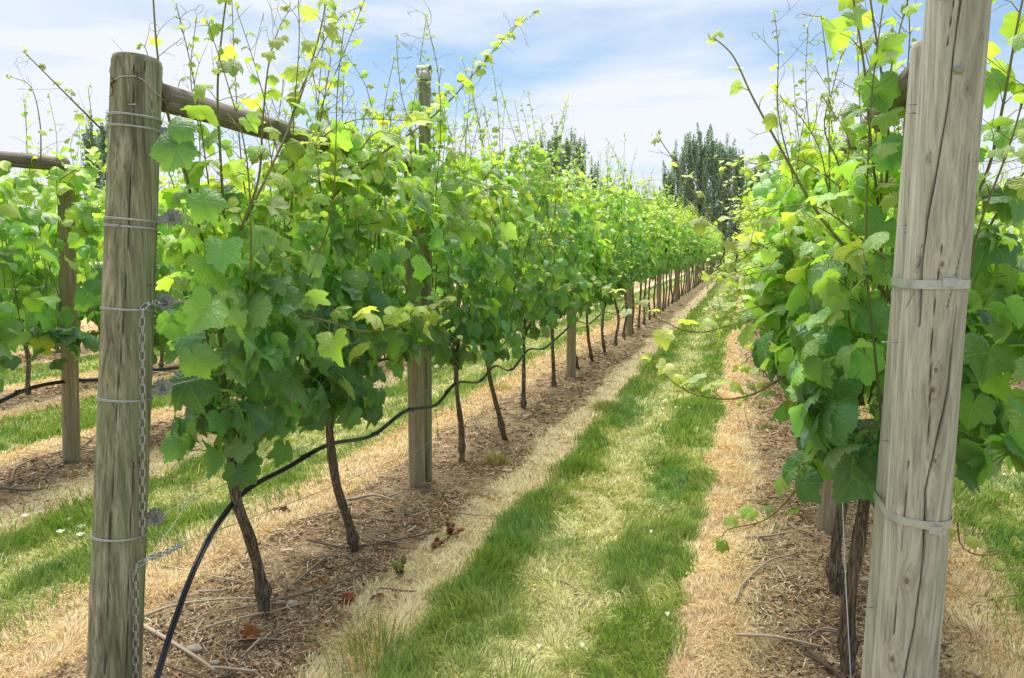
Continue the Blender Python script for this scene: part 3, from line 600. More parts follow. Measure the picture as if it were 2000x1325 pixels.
rail(BB+ax2*2.15+np.array([0, .08, 0]), (.51, 4.6, 2.13), .05, 'round wooden rail running back from the paired grey posts through the leaves', 2)
pT = atY(128, 322, 4.56); rail((-4.86, 2.2, 2.2), pT+[-.0, -.0, -.0], .05, 'round wooden rail at the far left edge lying on the slim grey post', 3)

# ------------------------------------------------------------------ wires and hoses
def wire(pts, label, r=.0015, group='trellis wires', name='trellis_wire', mat='wire', n=None, cat='wire'):
    pts = [np.asarray(q, float) for q in pts]; V, Fs = tube(np.vstack([np.linspace(a_, b_, 6, endpoint=False) for a_, b_ in zip(pts[:-1], pts[1:])]+[pts[-1:]]), r, 6); o = mesh_obj(name, V, Fs, M[mat], loc=pts[0]); return tag(o, label, cat, group)
names = ['topmost wire of the left vine row running back through the upper leaves', 'second wire from the top of the left vine row, inside the leaves', 'third wire of the left vine row, at the height of the chain end', 'fourth wire of the left vine row, in the lower leaves', 'wire carrying the drip hose, running back from the lowest strainer']
for P_, nm in zip(SPZ, names): wire([P_, np.array([-2.03, 5, P_[2]-.004]), np.array([-2.03, 9.4, P_[2]]), np.array([-2.03, 47, P_[2]])], nm)
wire([atX(362, 1060, -2.0), atX(640, 955, -2.0), atX(815, 880, -2.0), np.array([-2.0, 9.4, .42]), np.array([-2.0, 20, .42]), np.array([-2.0, 47, .42])], 'lowest wire of the left vine row, running back from the foot chain')
wire([atX(432, 888, -2.05), atX(270, 1125, -1.97), atX(262, 1136, -1.97)], 'slanting tie wire between the end post foot and the nearest vine', group='slanting tie wires')
wire([atX(528, 862, -2.0), atX(470, 965, -1.98), atX(283, 1268, -1.95)], 'slanting tie wire crossing the hose in front of the nearest vine trunk', group='slanting tie wires')
for rn, zs in (('R', (.62, 1.0, 1.35, 1.7, 2.0)), ('LL', (.55, .8, 1.35, 1.8)), ('RR', (.6, 1.0, 1.6)), ('LLL', (.6, 1.2))):
    sd = {'R': 'right vine row', 'LL': 'second row to the left', 'RR': 'row at the far right', 'LLL': 'third row to the left'}[rn]
    for q, z in enumerate(zs):
        y0 = {'R': 2.7, 'LL': 2.3, 'RR': 2.2, 'LLL': 2.2}[rn]; wire([(ROWS[rn], y0, z), (ROWS[rn]+.005, 5, z-.005), (ROWS[rn], 30 if rn != 'R' else 47, z)], ('lowest', 'second lowest', 'middle', 'second highest', 'highest')[q]+' trellis wire of the '+sd)
def hose(pts, label, r=.0072, yend=47, emit=()):
    P_ = resample(pts, 18*len(pts)); root = empty('drip_hose', P_[0]); l0 = P_[0]
    side = np.array([.25, 0, -1.]); side /= np.linalg.norm(side)
    V, Fs = tube(P_, r, 12); mesh_obj('tube', V-l0, Fs, M['hose'], root)
    V, Fs = tube(P_+np.array([r*1.5, -.003, -r*.9]), r*.7, 10); mesh_obj('tube', V-l0, Fs, M['hose'], root)
    for k in emit:
        c = P_[k]; T_ = P_[min(k+1, len(P_)-1)]-P_[k-1]; T_ /= np.linalg.norm(T_); V, Fs = tube(np.array([c-T_*.02, c+T_*.02]), r*1.5, 12); o = mesh_obj('hose_clip', V-l0, Fs, M['hose_dull'], root)
        V, Fs = tube(np.array([c+T_*.05-[0, 0, r], c+T_*.05-[0, 0, r+.014]]), .007, 10); mesh_obj('emitter', V-l0, Fs, M['hose_dull'], root)
    return tag(root, label, 'hose', 'black drip hoses')
hp = [(298, 1345, -1.86), (335, 1225, -1.88), (378, 1110, -1.92), (425, 1020, -1.96), (482, 955, -2.0), (560, 912, -2.0), (640, 868, -2.0), (725, 850, -2.0), (790, 803, -1.97), (850, 790, -1.96), (890, 748, -2.0), (935, 745, -2.0), (965, 715, -2.0), (998, 722, -2.0), (1030, 684, -2.0), (1062, 680, -2.0), (1095, 653, -2.0), (1125, 628, -1.97), (1150, 632, -1.97), (1180, 610, -2.0), (1205, 614, -2.0), (1222, 596, -2.0), (1250, 590, -2.0)]
hpts = [atX(*q[:2], q[2]) for q in hp]; yy = hpts[-1][1]; zz = hpts[-1][2]
while yy < 44: yy += 1.6; hpts.append(np.array([-2.0, yy, .8-.05*(len(hpts) % 2)]))
hose(hpts, 'black drip hose rising from the ground and looping along the left vine row', emit=(72, 100, 130, 150, 176, 205, 240, 275))
lh = [(-60, 812), (0, 783), (60, 757), (130, 744), (200, 740), (260, 722), (330, 720)]; lpts = [atX(*q, -4.84) for q in lh]; zz = lpts[-1][2]; yy = lpts[-1][1]
while yy < 24: yy += 1.2; lpts.append(np.array([-4.84, yy, zz-.05*(len(lpts) % 2)]))
hose(lpts, 'black drip hose at the left edge, slung past the slim grey post', r=.010, emit=(30, 62))
rpts = [np.array([.5, y_, .66-.04*(i_ % 2)]) for i_, y_ in enumerate(np.arange(2.9, 40, 1.3))]
hose(rpts, 'black drip hose hidden along the lower leaves of the right vine row')
V, Fs = tube(resample([atY(1643, 905, 2.95), atY(1650, 1100, 2.94), atY(1657, 1235, 2.93), atY(1664, 1360, 2.92)], 24), .0022, 6); tag(mesh_obj('cord', V, Fs, M['cord'], loc=atY(1664, 1360, 2.92)), 'white cord stretched down in front of the dark vine trunks beside the grey end post', 'cord')

# ------------------------------------------------------------------ grape leaves
def leaf_outline(phi):
    a = np.abs(np.degrees(phi))
    return np.interp(a, [0, 10, 26, 40, 52, 64, 80, 98, 112, 130, 150, 164, 173, 180], [1.03, .92, .73, .82, .95, .85, .66, .73, .80, .72, .66, .58, .40, .04])
def leaf_templates(nout, rings, count, seed):
    rs = np.random.RandomState(seed); out_ = []
    for k in range(count):
        phi = -pi+(np.arange(nout)+.5)*2*pi/nout
        lob = .55+.75*rs.rand(); base = leaf_outline(phi); rad = base**lob
        if nout > 40: rad = rad*(1+.032*np.where(np.arange(nout) % 2, 1, -1)+.028*rs.randn(nout))
        else: rad = rad*(1+.05*rs.randn(nout))
        rad *= .60*(1+.10*np.sin(phi+rs.rand()*6)+.06*np.sin(3*phi+rs.rand()*6))
        fold, droop, wave, ph = rs.uniform(-.55, .6), rs.uniform(.0, 1.0), rs.uniform(.03, .10), rs.rand(2)*6; twist = rs.uniform(-.6, .6); curl = rs.uniform(-1.4, .5)
        V = [[0, 0, 0]]
        for f in rings:
            r = rad*f; u = r*np.sin(phi); v = r*np.cos(phi)
            z = fold*np.abs(u)-droop*r*r*1.3+wave*f*f*(np.sin(phi*2+ph[0])+.6*np.sin(phi*3+ph[1]))+.012*f*f*rs.randn(nout)+twist*u*v+curl*np.maximum(v-.15, 0)**2
            if nout > 40: z = z+.006*f*np.cos(np.radians(np.interp(np.abs(np.degrees(phi)), [0, 26, 52, 80, 108, 145, 180], [180, 0, 180, 0, 180, 0, 180])))
            V += list(np.stack([u, v, z], 1))
        V = np.array(V); Fs = []; j = np.arange(nout-1)  # leave the petiole sinus open
        Fs.append(np.stack([np.zeros(nout-1, int), 1+j+1, 1+j], 1))
        for q in range(len(rings)-1):
            a_, b_ = 1+q*nout, 1+(q+1)*nout
            Fs.append(np.stack([a_+j, a_+j+1, b_+j+1], 1)); Fs.append(np.stack([a_+j, b_+j+1, b_+j], 1))
        Fs = np.vstack(Fs); out_.append((V, Fs, V[:, :2]/1.0))
    return out_
TPL = {0: leaf_templates(64, (.4, .72, 1.0), 14, 1), 1: leaf_templates(28, (.55, 1.0), 10, 2), 2: leaf_templates(13, (1.0,), 8, 3)}
def norm(a): return a/(np.linalg.norm(a, axis=-1, keepdims=True)+1e-9)
class LeafSet:
    def __init__(s): s.P = []; s.N = []; s.T = []; s.S = []; s.C = []
    def add(s, P, N, T, S, C): s.P.append(P); s.N.append(N); s.T.append(T); s.S.append(S); s.C.append(C)
    def cat(s): return [np.concatenate(x) for x in (s.P, s.N, s.T, s.S, s.C)]
    def build(s, name, parent, lod, rs, loc, mat='leaf', petiole=False):
        if not s.P: return None
        P, N, T, S, C = s.cat(); N = norm(N); T = norm(T-N*np.sum(T*N, 1, keepdims=True)); U = np.cross(T, N)
        tp = TPL[lod]; pick = rs.randint(0, len(tp), len(P)); Vs, Fs, Cs, Us = [], [], [], []; n0 = 0
        for k, (tv, tf, tu) in enumerate(tp):
            m = pick == k; q = m.sum()
            if not q: continue
            V = P[m][:, None]+S[m][:, None, None]*(U[m][:, None]*tv[None, :, 0:1]+T[m][:, None]*tv[None, :, 1:2]+N[m][:, None]*tv[None, :, 2:3])
            Vs.append(V.reshape(-1, 3)); Fs.append((np.arange(q)[:, None, None]*len(tv)+tf[None]).reshape(-1, 3)+n0); n0 += q*len(tv)
            Cs.append(np.repeat(C[m], len(tv), axis=0)); Us.append(np.tile(tu, (q, 1)))
        if petiole:
            L = S*.5; A = P-T*0; B = P-T*L[:, None]*.6-N*L[:, None]*.8-np.array([0, 0, .01]); M_ = (A+B)/2+N*L[:, None]*.12
            r = .0016+S*.004; a = np.arange(3)*2*pi/3
            e = norm(np.cross(A-B, [0.3, .5, .81])); e2 = norm(np.cross(A-B, e)); rings_ = []
            for Q_ in (B, M_, A): rings_.append(Q_[:, None]+r[:, None, None]*(e[:, None]*np.cos(a)[None, :, None]+e2[:, None]*np.sin(a)[None, :, None]))
            V = np.stack(rings_, 1).reshape(-1, 3); k = np.arange(len(P))[:, None, None]*9; ff = []
            for b_ in (0, 3):
                for j in range(3): ff.append([b_+j, b_+(j+1) % 3, b_+3+(j+1) % 3]); ff.append([b_+j, b_+3+(j+1) % 3, b_+3+j])
            Vs.append(V); Fs.append((k+np.array(ff)[None]).reshape(-1, 3)+n0); Cs.append(np.repeat(np.clip(C*.6+np.array([.14, .14, .02]), 0, 1), 9, axis=0)); Us.append(np.zeros((len(V), 2)))
        return mesh_obj(name, np.concatenate(Vs), [np.concatenate(Fs)], M[mat], parent, tint=np.concatenate(Cs), uv=np.concatenate(Us), loc=loc)
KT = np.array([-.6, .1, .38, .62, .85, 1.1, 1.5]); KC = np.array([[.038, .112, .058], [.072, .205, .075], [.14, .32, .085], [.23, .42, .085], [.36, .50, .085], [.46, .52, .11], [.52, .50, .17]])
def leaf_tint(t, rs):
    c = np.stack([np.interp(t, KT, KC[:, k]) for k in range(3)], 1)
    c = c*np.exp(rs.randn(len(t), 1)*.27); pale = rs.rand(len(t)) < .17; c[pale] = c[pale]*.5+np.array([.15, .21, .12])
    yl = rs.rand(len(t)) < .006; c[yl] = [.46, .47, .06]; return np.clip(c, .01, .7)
def project(P):
    d = P-EYE; z = d@FW; return CX+F*(d@RT)/z, CY-F*(d@UP)/z
def canopy(S_, y0, y1, xc, zb, zt, n, rs, hw=.34, size=(.085, .165), keep=None, yn=0.0, inner=.22, tshift=0.0):
    y = rs.uniform(y0, y1, n); yw = y+yn; h = np.clip(rs.beta(1.12, 1.0, n)+.02*rs.randn(n), 0, 1.02)
    zbl = zb+.28*(fbm(yw*2.3, yw*0+1.5, 81, 3)-.5)+.05; ztl = zt+.75*(fbm(yw*1.7, yw*0+4.5, 83, 3)-.5)
    z = zbl+h*(ztl-zbl); side = np.where(rs.rand(n) < .5, -1.0, 1.0)
    prof = np.interp(h, [0, .12, .5, .8, 1], [.50, .85, 1, .82, .42])
    w = hw*prof*(.42+1.15*fbm(yw*2.6+side*9, z*2.6, 85, 3))
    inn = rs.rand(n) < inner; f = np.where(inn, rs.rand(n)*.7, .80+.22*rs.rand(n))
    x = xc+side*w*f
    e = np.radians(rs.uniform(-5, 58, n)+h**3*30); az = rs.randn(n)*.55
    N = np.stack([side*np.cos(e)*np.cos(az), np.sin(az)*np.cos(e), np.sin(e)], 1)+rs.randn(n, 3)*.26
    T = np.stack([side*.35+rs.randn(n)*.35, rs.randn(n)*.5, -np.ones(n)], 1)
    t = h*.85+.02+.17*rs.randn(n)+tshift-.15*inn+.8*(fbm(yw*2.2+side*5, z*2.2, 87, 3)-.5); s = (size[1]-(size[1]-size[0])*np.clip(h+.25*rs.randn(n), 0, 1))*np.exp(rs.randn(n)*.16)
    t = np.where(rs.rand(n) < .07, t+.35, t)
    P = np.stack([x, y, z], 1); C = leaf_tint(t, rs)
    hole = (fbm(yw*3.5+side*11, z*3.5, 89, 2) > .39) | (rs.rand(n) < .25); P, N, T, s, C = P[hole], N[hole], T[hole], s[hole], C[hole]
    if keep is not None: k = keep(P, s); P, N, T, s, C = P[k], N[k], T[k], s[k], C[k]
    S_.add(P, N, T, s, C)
def shoot_geo(path, r0, r1, rs, lsz=(.12, .025), t0=.7, start=.0, node=.075, tendrils=True, lod0=True, facing=None, stemcol=None, dens=1.0):
    """stem polyline -> (Geo stem, LeafSet). Leaves alternate at the nodes, tendrils opposite them, a tuft at the tip"""
    P = np.asarray(path); seg = np.linalg.norm(np.diff(P, axis=0), axis=1); L = seg.sum(); s = np.concatenate([[0], np.cumsum(seg)])
    m = max(8, int(L/.025)) if lod0 else max(6, int(L/.08)); q = np.linspace(0, L, m); Q = np.stack([np.interp(q, s, P[:, k]) for k in range(3)], 1)
    R = r0+(r1-r0)*(q/L)
    g = Geo(); c0 = np.array(stemcol if stemcol is not None else (.15, .17, .055)); c1_ = np.array([.30, .30, .08]); red = rs.rand()*.5
    col = lambda t: c0*(1-t)+c1_*t+np.array([.04, -.03, 0])*red
    V, Fs = tube(Q, R, 7 if lod0 else 4); cv = np.repeat(np.array([col(t/L) for t in q]), 7 if lod0 else 4, axis=0); cv = np.vstack([cv, cv[:1], cv[-1:]]); g.add(V, Fs, cv)
    S_ = LeafSet(); at = max(start*L, .03); k = rs.randint(2); lp_, ln, lt, ls, lc = [], [], [], [], []
    while at < L:
        f = at/L; c = np.array([np.interp(at, s, P[:, i]) for i in range(3)]); i = min(np.searchsorted(q, at), m-1); d = Q[i]-Q[max(i-1, 0)]; d /= np.linalg.norm(d)+1e-9
        side = np.cross(d, [0.2, .3, 1.]) if abs(d[2]) < .8 else np.cross(d, facing if facing is not None else norm(rs.randn(3)*[1, 1, .1])); side /= np.linalg.norm(side)+1e-9
        side = side*(1 if k % 2 else -1); k += 1
        if abs(d[2]) < .75: side = side*.4+np.array([0, 0, .9*(1 if rs.rand() < .75 else -1)])
        sz = (lsz[0]+(lsz[1]-lsz[0])*f**1.1)*np.exp(rs.randn()*.15)
        if rs.rand() < dens:
            pl = sz*.75; pe = c+norm(side+d*.7+np.array([0, 0, .1]))*pl
            if lod0: V, Fs = tube(np.array([c, (c+pe)/2+d*.15*pl, pe]), [.0017, .0013, .0011], 5); g.add(V, Fs, np.array([.24, .24, .06]))
            nn = norm(np.array([0, 0, .75])+side*.25+rs.randn(3)*.4+(EYE-c)/np.linalg.norm(EYE-c)*.25); tt_ = side*.8+np.array([0, 0, -.55])+rs.randn(3)*.25
            lp_.append(pe); ln.append(nn); lt.append(tt_); ls.append(sz); lc.append(t0+.45*f+.1*rs.randn())
        if tendrils and rs.rand() < (.55 if lod0 else .3) and f > .1:
            td = norm(-side+d*rs.uniform(.4, 1.4)+rs.randn(3)*.35); tl = rs.uniform(.08, .22)*(1.1-.4*f); cv_ = rs.randn(3)*.5; u = np.linspace(0, 1, 9 if lod0 else 5)[:, None]
            tp = c+td*tl*u+cv_*tl*.5*u*u; curl = rs.rand() < .4
            if curl and lod0:
                a_ = np.linspace(0, 1, 20)[:, None]; e1 = norm(np.cross(td, [.3, .2, 1])); tp = np.vstack([tp, tp[-1]+td*.02*np.sin(a_*9)+e1*.018*(1-np.cos(a_*9))])
            V, Fs = tube(tp, np.linspace(.0013, .0006, len(tp)), 4); g.add(V, Fs, np.array([.34, .36, .08]) if rs.rand() < .6 else np.array([.25, .18, .08]))
            if rs.rand() < .6:
                b_ = tp[len(u)//2]; tp = b_+norm(td+rs.randn(3)*.5)*tl*.55*u+rs.randn(3)*.2*tl*u*u; V, Fs = tube(tp, np.linspace(.0011, .0006, len(tp)), 4); g.add(V, Fs, np.array([.32, .34, .08]))
        at += node*(1-.4*f)*rs.uniform(.75, 1.25)
    for _ in range(3 if lod0 else 1):
        lp_.append(P[-1]+rs.randn(3)*.012); ln.append(norm(rs.randn(3)+[0, 0, .5])); lt.append(norm(P[-1]-P[-2])+rs.randn(3)*.6); ls.append(lsz[1]*rs.uniform(.6, 1.2)); lc.append(1.15)
    lc = np.array(lc); C = leaf_tint(lc, rs); S_.add(np.array(lp_), np.array(ln), np.array(lt), np.array(ls), C)
    return g, S_
def free_path(b, top, rs, n=7, lean=.12):
    """cane growing from b to about top with small zigzags and a nodding tip"""
    b = np.array(b, float); t = np.array(top, float); u = np.linspace(0, 1, n)[:, None]; P = b+(t-b)*u; bow = rs.randn(3)*[1, 1, .2]*lean*np.linalg.norm(t-b)
    P = P+bow*np.sin(u*pi*.9)*.5; P[1:-1] += rs.randn(n-2, 3)*.008
    if rs.rand() < .4: P[-1] += np.array([rs.randn()*.05, rs.randn()*.05, -.03])
    return resample(P, n*3)
def trunk_geo(P, r0, r1, rs, seg=14, rings=60):
    P = resample(P, rings); t = np.linspace(0, 1, rings); R = r0+(r1-r0)*t
    R = R*(1+.22*(vnoise(t*9+rs.rand()*50, t*0, 90)-.5)); kpos = rs.uniform(.10, .2); R = R+r0*.45*np.exp(-((t-kpos)/.035)**2)+r0*.25*np.exp(-((t-1)/.08)**2)+r0*.2*np.exp(-(t/.03)**2)
    V, Fs = tube(P, R, seg); n = rings*seg; c = np.repeat(P, seg, axis=0); d = V[:n]-c; th = np.tile(np.arange(seg), rings); tt_ = np.repeat(t, seg)
    k = 1+.30*(vnoise(th*.9+tt_*2.5+rs.rand()*20, tt_*10, 91)-.5)+.12*(vnoise(th*1.7, tt_*42, 92)-.5); V[:n] = c+d*(k+.16*(vnoise(th*2.3+tt_*5, tt_*8, 93)-.5))[:, None]
    return V, Fs
def vine(name_label, group, xr, yb, sp, lod, seed, zb=.86, zt=2.1, nleaf=360, trunk=None, keep=None, nshoot=7, hw=.34, size=(.085, .165), ylim=None, shoot_parts=False, htop=.55, rad=.026, tshift=0.0, nlat=4, latl=1.0):
    rs = np.random.RandomState(seed); zg_ = float(gheight(np.array([xr]), np.array([yb]))[0]); b_ = np.array([xr+.03*rs.randn(), yb, zg_])
    if trunk is not None: T_ = np.array(trunk, float); b_ = T_[0].copy()
    else: T_ = np.array([b_, b_+[.015*rs.randn(), .02*rs.randn(), .12], b_+[.025*rs.randn(), .03*rs.randn(), .4], b_+[.02*rs.randn()-.0, .04*rs.randn(), .72], [xr, b_[1]+.08*rs.randn(), .98]])
    T_[0, 2] -= .03
    root = empty('grapevine', b_); tag(root, name_label, 'grapevine', group)
    V, Fs = trunk_geo(T_, rad, rad*.72, rs, 14 if lod < 2 else 8, 70 if lod < 2 else 18); mesh_obj('trunk', V, Fs, M['bark'], root, loc=b_).location = (0, 0, 0)
    y0, y1 = (ylim if ylim else (b_[1]-sp*.55, b_[1]+sp*.55)); hd = T_[-1]
    if lod < 2:
        g = Geo()
        for e in (y0+.08, y1-.05):
            g.add(*tube(resample([hd-[0, 0, .03], [xr, (hd[1]*.6+e*.4), .97], [xr, e, .96+.02*rs.randn()]], 14), np.linspace(.014, .008, 14), 8))
        o = g.build('cordon', M['bark'], root, loc=b_, tint=False); o.location = (0, 0, 0)
    S_ = LeafSet(); canopy(S_, y0-.05, y1+.05, xr, zb, zt, nleaf, rs, hw, size, keep, tshift=tshift)
    # a skirt of hanging leaves round the head of the trunk
    k = max(6, nleaf//16); P = np.stack([hd[0]+rs.randn(k)*.12, hd[1]+rs.randn(k)*.13, rs.uniform(zb-.13, zb+.15, k)], 1); sd = np.sign(P[:, 0]-xr)
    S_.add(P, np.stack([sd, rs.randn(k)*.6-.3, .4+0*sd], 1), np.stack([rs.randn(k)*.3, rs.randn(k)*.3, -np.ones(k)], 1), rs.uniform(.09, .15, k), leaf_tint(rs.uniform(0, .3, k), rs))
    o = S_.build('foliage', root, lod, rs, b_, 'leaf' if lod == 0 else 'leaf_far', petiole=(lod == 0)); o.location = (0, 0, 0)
    gs, LS = Geo(), LeafSet()
    for q in range(nshoot):
        y = rs.uniform(y0, y1); hgt = zt+.1+rs.beta(1.3, 1.8)*htop*1.3; x0 = xr+rs.uniform(-.12, .12)
        pth = free_path([x0, y, .98], [x0+rs.randn()*.16, y+rs.randn()*.16, hgt], rs)
        st = (zt-.22-.98)/(hgt-.98)
        g, s2 = shoot_geo(pth, .0048, .0016, rs, (.155, .02), .45, max(st, .1), .095, lod0=(lod == 0), dens=.85)
        if shoot_parts:
            o = g.build('shoot', M['stem'], root, loc=b_); o.location = (0, 0, 0); lo = s2.build('shoot_leaves', o, lod, rs, b_, 'leaf' if lod == 0 else 'leaf_far'); lo.location = (0, 0, 0)
        else:
            gs.V += g.V; gs.F += [f+gs.n for f in g.F]; gs.T += g.T; gs.U += g.U; gs.n += g.n; LS.P += s2.P; LS.N += s2.N; LS.T += s2.T; LS.S += s2.S; LS.C += s2.C
    for q in range(nlat):
        sd = -1. if xr > 0 else 1.
        if rs.rand() < .25: sd = -sd
        y = rs.uniform(y0, y1); z = rs.uniform(1.0, zt); L_ = rs.uniform(.25, .6)*latl; a_ = np.array([xr+sd*hw*.4, y, z]); b2_ = a_+np.array([sd*L_*.9, rs.randn()*.2, rs.uniform(-.05, .35)]); pth = resample([a_, (a_+b2_)/2+[0, 0, .08], b2_+[0, 0, -.05]], 14)
        if keep is not None and not keep(b2_[None], np.array([.1]))[0]: continue
        g, s2 = shoot_geo(pth, .0036, .0014, rs, (.12, .03), .6, .25, .075, lod0=(lod == 0))
        if shoot_parts:
            o = g.build('shoot', M['stem'], root, loc=b_); o.location = (0, 0, 0); lo = s2.build('shoot_leaves', o, lod, rs, b_, 'leaf' if lod == 0 else 'leaf_far'); lo.location = (0, 0, 0)
        else:
            gs.V += g.V; gs.F += [f+gs.n for f in g.F]; gs.T += g.T; gs.U += g.U; gs.n += g.n; LS.P += s2.P; LS.N += s2.N; LS.T += s2.T; LS.S += s2.S; LS.C += s2.C
    if not shoot_parts and nshoot:
        o = gs.build('shoots', M['stem'], root, loc=b_); o.location = (0, 0, 0); o = LS.build('shoot_leaves', o, lod, rs, b_, 'leaf_far'); o.location = (0, 0, 0)
    return root
def copy_thing(src, loc, label, group, sz=1.0, flip=False):
    r = src.copy(); COL.objects.link(r); r.location = loc; r.rotation_euler = (0, 0, pi if flip else 0); r.scale = (1, 1, sz); r['label'] = label; r['group'] = group
    for ch in src.children:
        c = ch.copy(); COL.objects.link(c); c.parent = r
        for gch in ch.children: d = gch.copy(); COL.objects.link(d); d.parent = c
    return r
def ztop_L(y): return float(np.interp(y, [2.3, 3.0, 4.6, 6.8, 9, 13, 21], [2.05, 2.16, 2.40, 2.48, 2.54, 2.66, 2.84]))
def ordn(n): return ['first', 'second', 'third', 'fourth', 'fifth', 'sixth', 'seventh', 'eighth', 'ninth', 'tenth', 'eleventh', 'twelfth', 'thirteenth', 'fourteenth', 'fifteenth', 'sixteenth', 'seventeenth', 'eighteenth'][n]

XL = -2.03
def keepL(P, s):
    x, y = project(P); return ~((x < 312+s*150) & (P[:, 1] < 3.4)) & ~((x > 255) & (x < 330) & (P[:, 1] < 3.4))
px_tr = [[(515, 1205), (512, 1150), (492, 1065), (464, 985), (452, 925), (456, 850)], [(697, 1078), (682, 1025), (657, 945), (645, 860), (645, 790), (652, 735)], [(903, 905), (901, 840), (893, 770), (890, 700)],
         [(988, 860), (972, 800), (957, 740), (950, 680)], [(1022, 800), (1023, 730), (1023, 650)], [(1082, 757), (1080, 700), (1077, 600)], [(1129, 720), (1117, 660), (1114, 585)], [(1157, 705), (1148, 650), (1145, 580)], [(1182, 690), (1176, 640), (1185, 570)]]
YL = []
Ltr = []
for q in px_tr: p_ = [atX(*v, atG(*q[0])[0]) for v in q]; Ltr.append(p_); YL.append(p_[0][1])
descrL = ['gnarled grapevine nearest to the green-stained end post, its trunk leaning left behind the drip hose', 'second grapevine from the green-stained end post, dark trunk with a swollen bent foot',
          'third grapevine of the left row, straight trunk just beyond the slim tall pole', 'fourth grapevine of the left row, trunk slanting to the right towards its foot', 'fifth grapevine of the left row, upright dark trunk behind the sagging hose']
gL = 'grapevines of the left row'
for k in range(len(Ltr)):
    yb = YL[k]; sp_l = (YL[k]-YL[k-1]) if k else .9; sp_r = (YL[k+1]-yb) if k+1 < len(YL) else .95
    y0, y1 = yb-sp_l/2, yb+sp_r/2
    if k == 0: y0 = 2.42
    lod = 0 if k < 5 else 1; wd = y1-y0; hd_y = Ltr[k][-1][1]
    lb = descrL[k] if k < 5 else ordn(k)+' grapevine of the left row counted from the green-stained post'
    vine(lb, gL, XL, yb, .9, lod, 100+k, zb=.92 if k else .84, zt=ztop_L(yb)-.08, nleaf=int((560 if k < 2 else 480)*wd/.9), trunk=Ltr[k], keep=keepL if k < 2 else None, tshift=.0 if k < 2 else .06, nshoot=int((12 if k < 2 else 8)*wd/.9)+1,
         hw=.34 if k < 2 else .36, size=(.08, .15) if k < 3 else (.075, .138), ylim=(y0, y1), shoot_parts=(k < 5), htop=.5 if k < 2 else .6, rad=(.026, .024, .022, .022, .022, .024, .024, .024, .024)[k])
# right row, nearest vines
XR = .5
def keepR(P, s):
    x, y = project(P); lim = np.interp(y, [0, 78, 560, 1325], [1793, 1795, 1750, 1685]); nearp = P[:, 1] < 2.72
    return ~(nearp & (x > lim-40) & (x < 1960)) & (P[:, 1] > 2.5) & ~((y < 330) & (x > 1480) & (x < 1640) & (P[:, 1] < 3.2))
Rtr = [[atY(1658, 1335, 2.98), atY(1655, 1230, 2.98), atY(1665, 1120, 2.98), atY(1680, 1040, 2.98), atY(1692, 950, 3.0), atY(1700, 850, 3.0)],
       [atY(1636, 1168, 3.72), atY(1630, 1090, 3.72), atY(1641, 1010, 3.72), atY(1652, 930, 3.72), atY(1655, 830, 3.72)]]
gR = 'grapevines of the right row'
vine('thick dark grapevine trunk right beside the paired grey end posts, behind the white cord', gR, XR+.07, 2.98, .8, 0, 301, zb=.82, zt=1.98, nleaf=440, trunk=Rtr[0], keep=keepR, nshoot=12, hw=.36, size=(.08, .15), ylim=(2.62, 3.36), shoot_parts=True, htop=.62, rad=.027)
vine('second dark grapevine of the right row, trunk just left of the white cord', gR, XR, 3.72, .8, 0, 302, zb=.9, zt=2.0, nleaf=380, trunk=Rtr[1], keep=keepR, nlat=9, nshoot=10, hw=.36, size=(.09, .17), ylim=(3.36, 4.12), shoot_parts=True, htop=.6, rad=.028)
for k, yb in enumerate((5.2, 6.05, 6.85)):
    vine(ordn(k+2)+' grapevine of the right row, its leaves overhanging the dry strip beside the grass', gR, XR, yb, .88, 0 if k < 1 else 1, 303+k, zb=.9, zt=2.1+.05*k, nleaf=640 if k < 1 else 420, nshoot=8, hw=.38, size=(.085, .155), shoot_parts=(k < 1), htop=.6, nlat=11, latl=1.25, ylim=(4.1, 5.6) if k == 0 else None)
# second row to the left, nearest vines
gLL = 'grapevines of the second row to the left'
for k, (yb, d_) in enumerate(((2.9, 'grapevine at the left edge of the picture, under the rail of the slim grey post'), (3.6, 'leafy grapevine just left of the slim grey post in the second row'), (5.2, 'grapevine with a thick dark trunk right of the thick end post, in the second row'), (6.15, 'grapevine of the second row to the left, next beyond the thick dark trunk'))):
    vine(d_, gLL, -4.84, yb, .92, 1, 401+k, zb=.82, zt=2.2, nleaf=(430, 560, 540, 430)[k], nshoot=11, hw=.38, size=(.09, .155), htop=.65, rad=.03 if k != 2 else .045, ylim=((2.45, 3.3), (3.3, 4.5), (4.5, 5.65), None)[k])
# the row beyond the right end posts
for k, yb in enumerate((5.2, 6.1, 7.0)):
    vine(('nearest', 'second', 'third')[k]+' grapevine of the row beyond the right end posts', 'grapevines of the far right row', 3.2, yb, .95, 1, 451+k, zb=.82, zt=2.15, nleaf=380, nshoot=8, hw=.4, htop=.6)
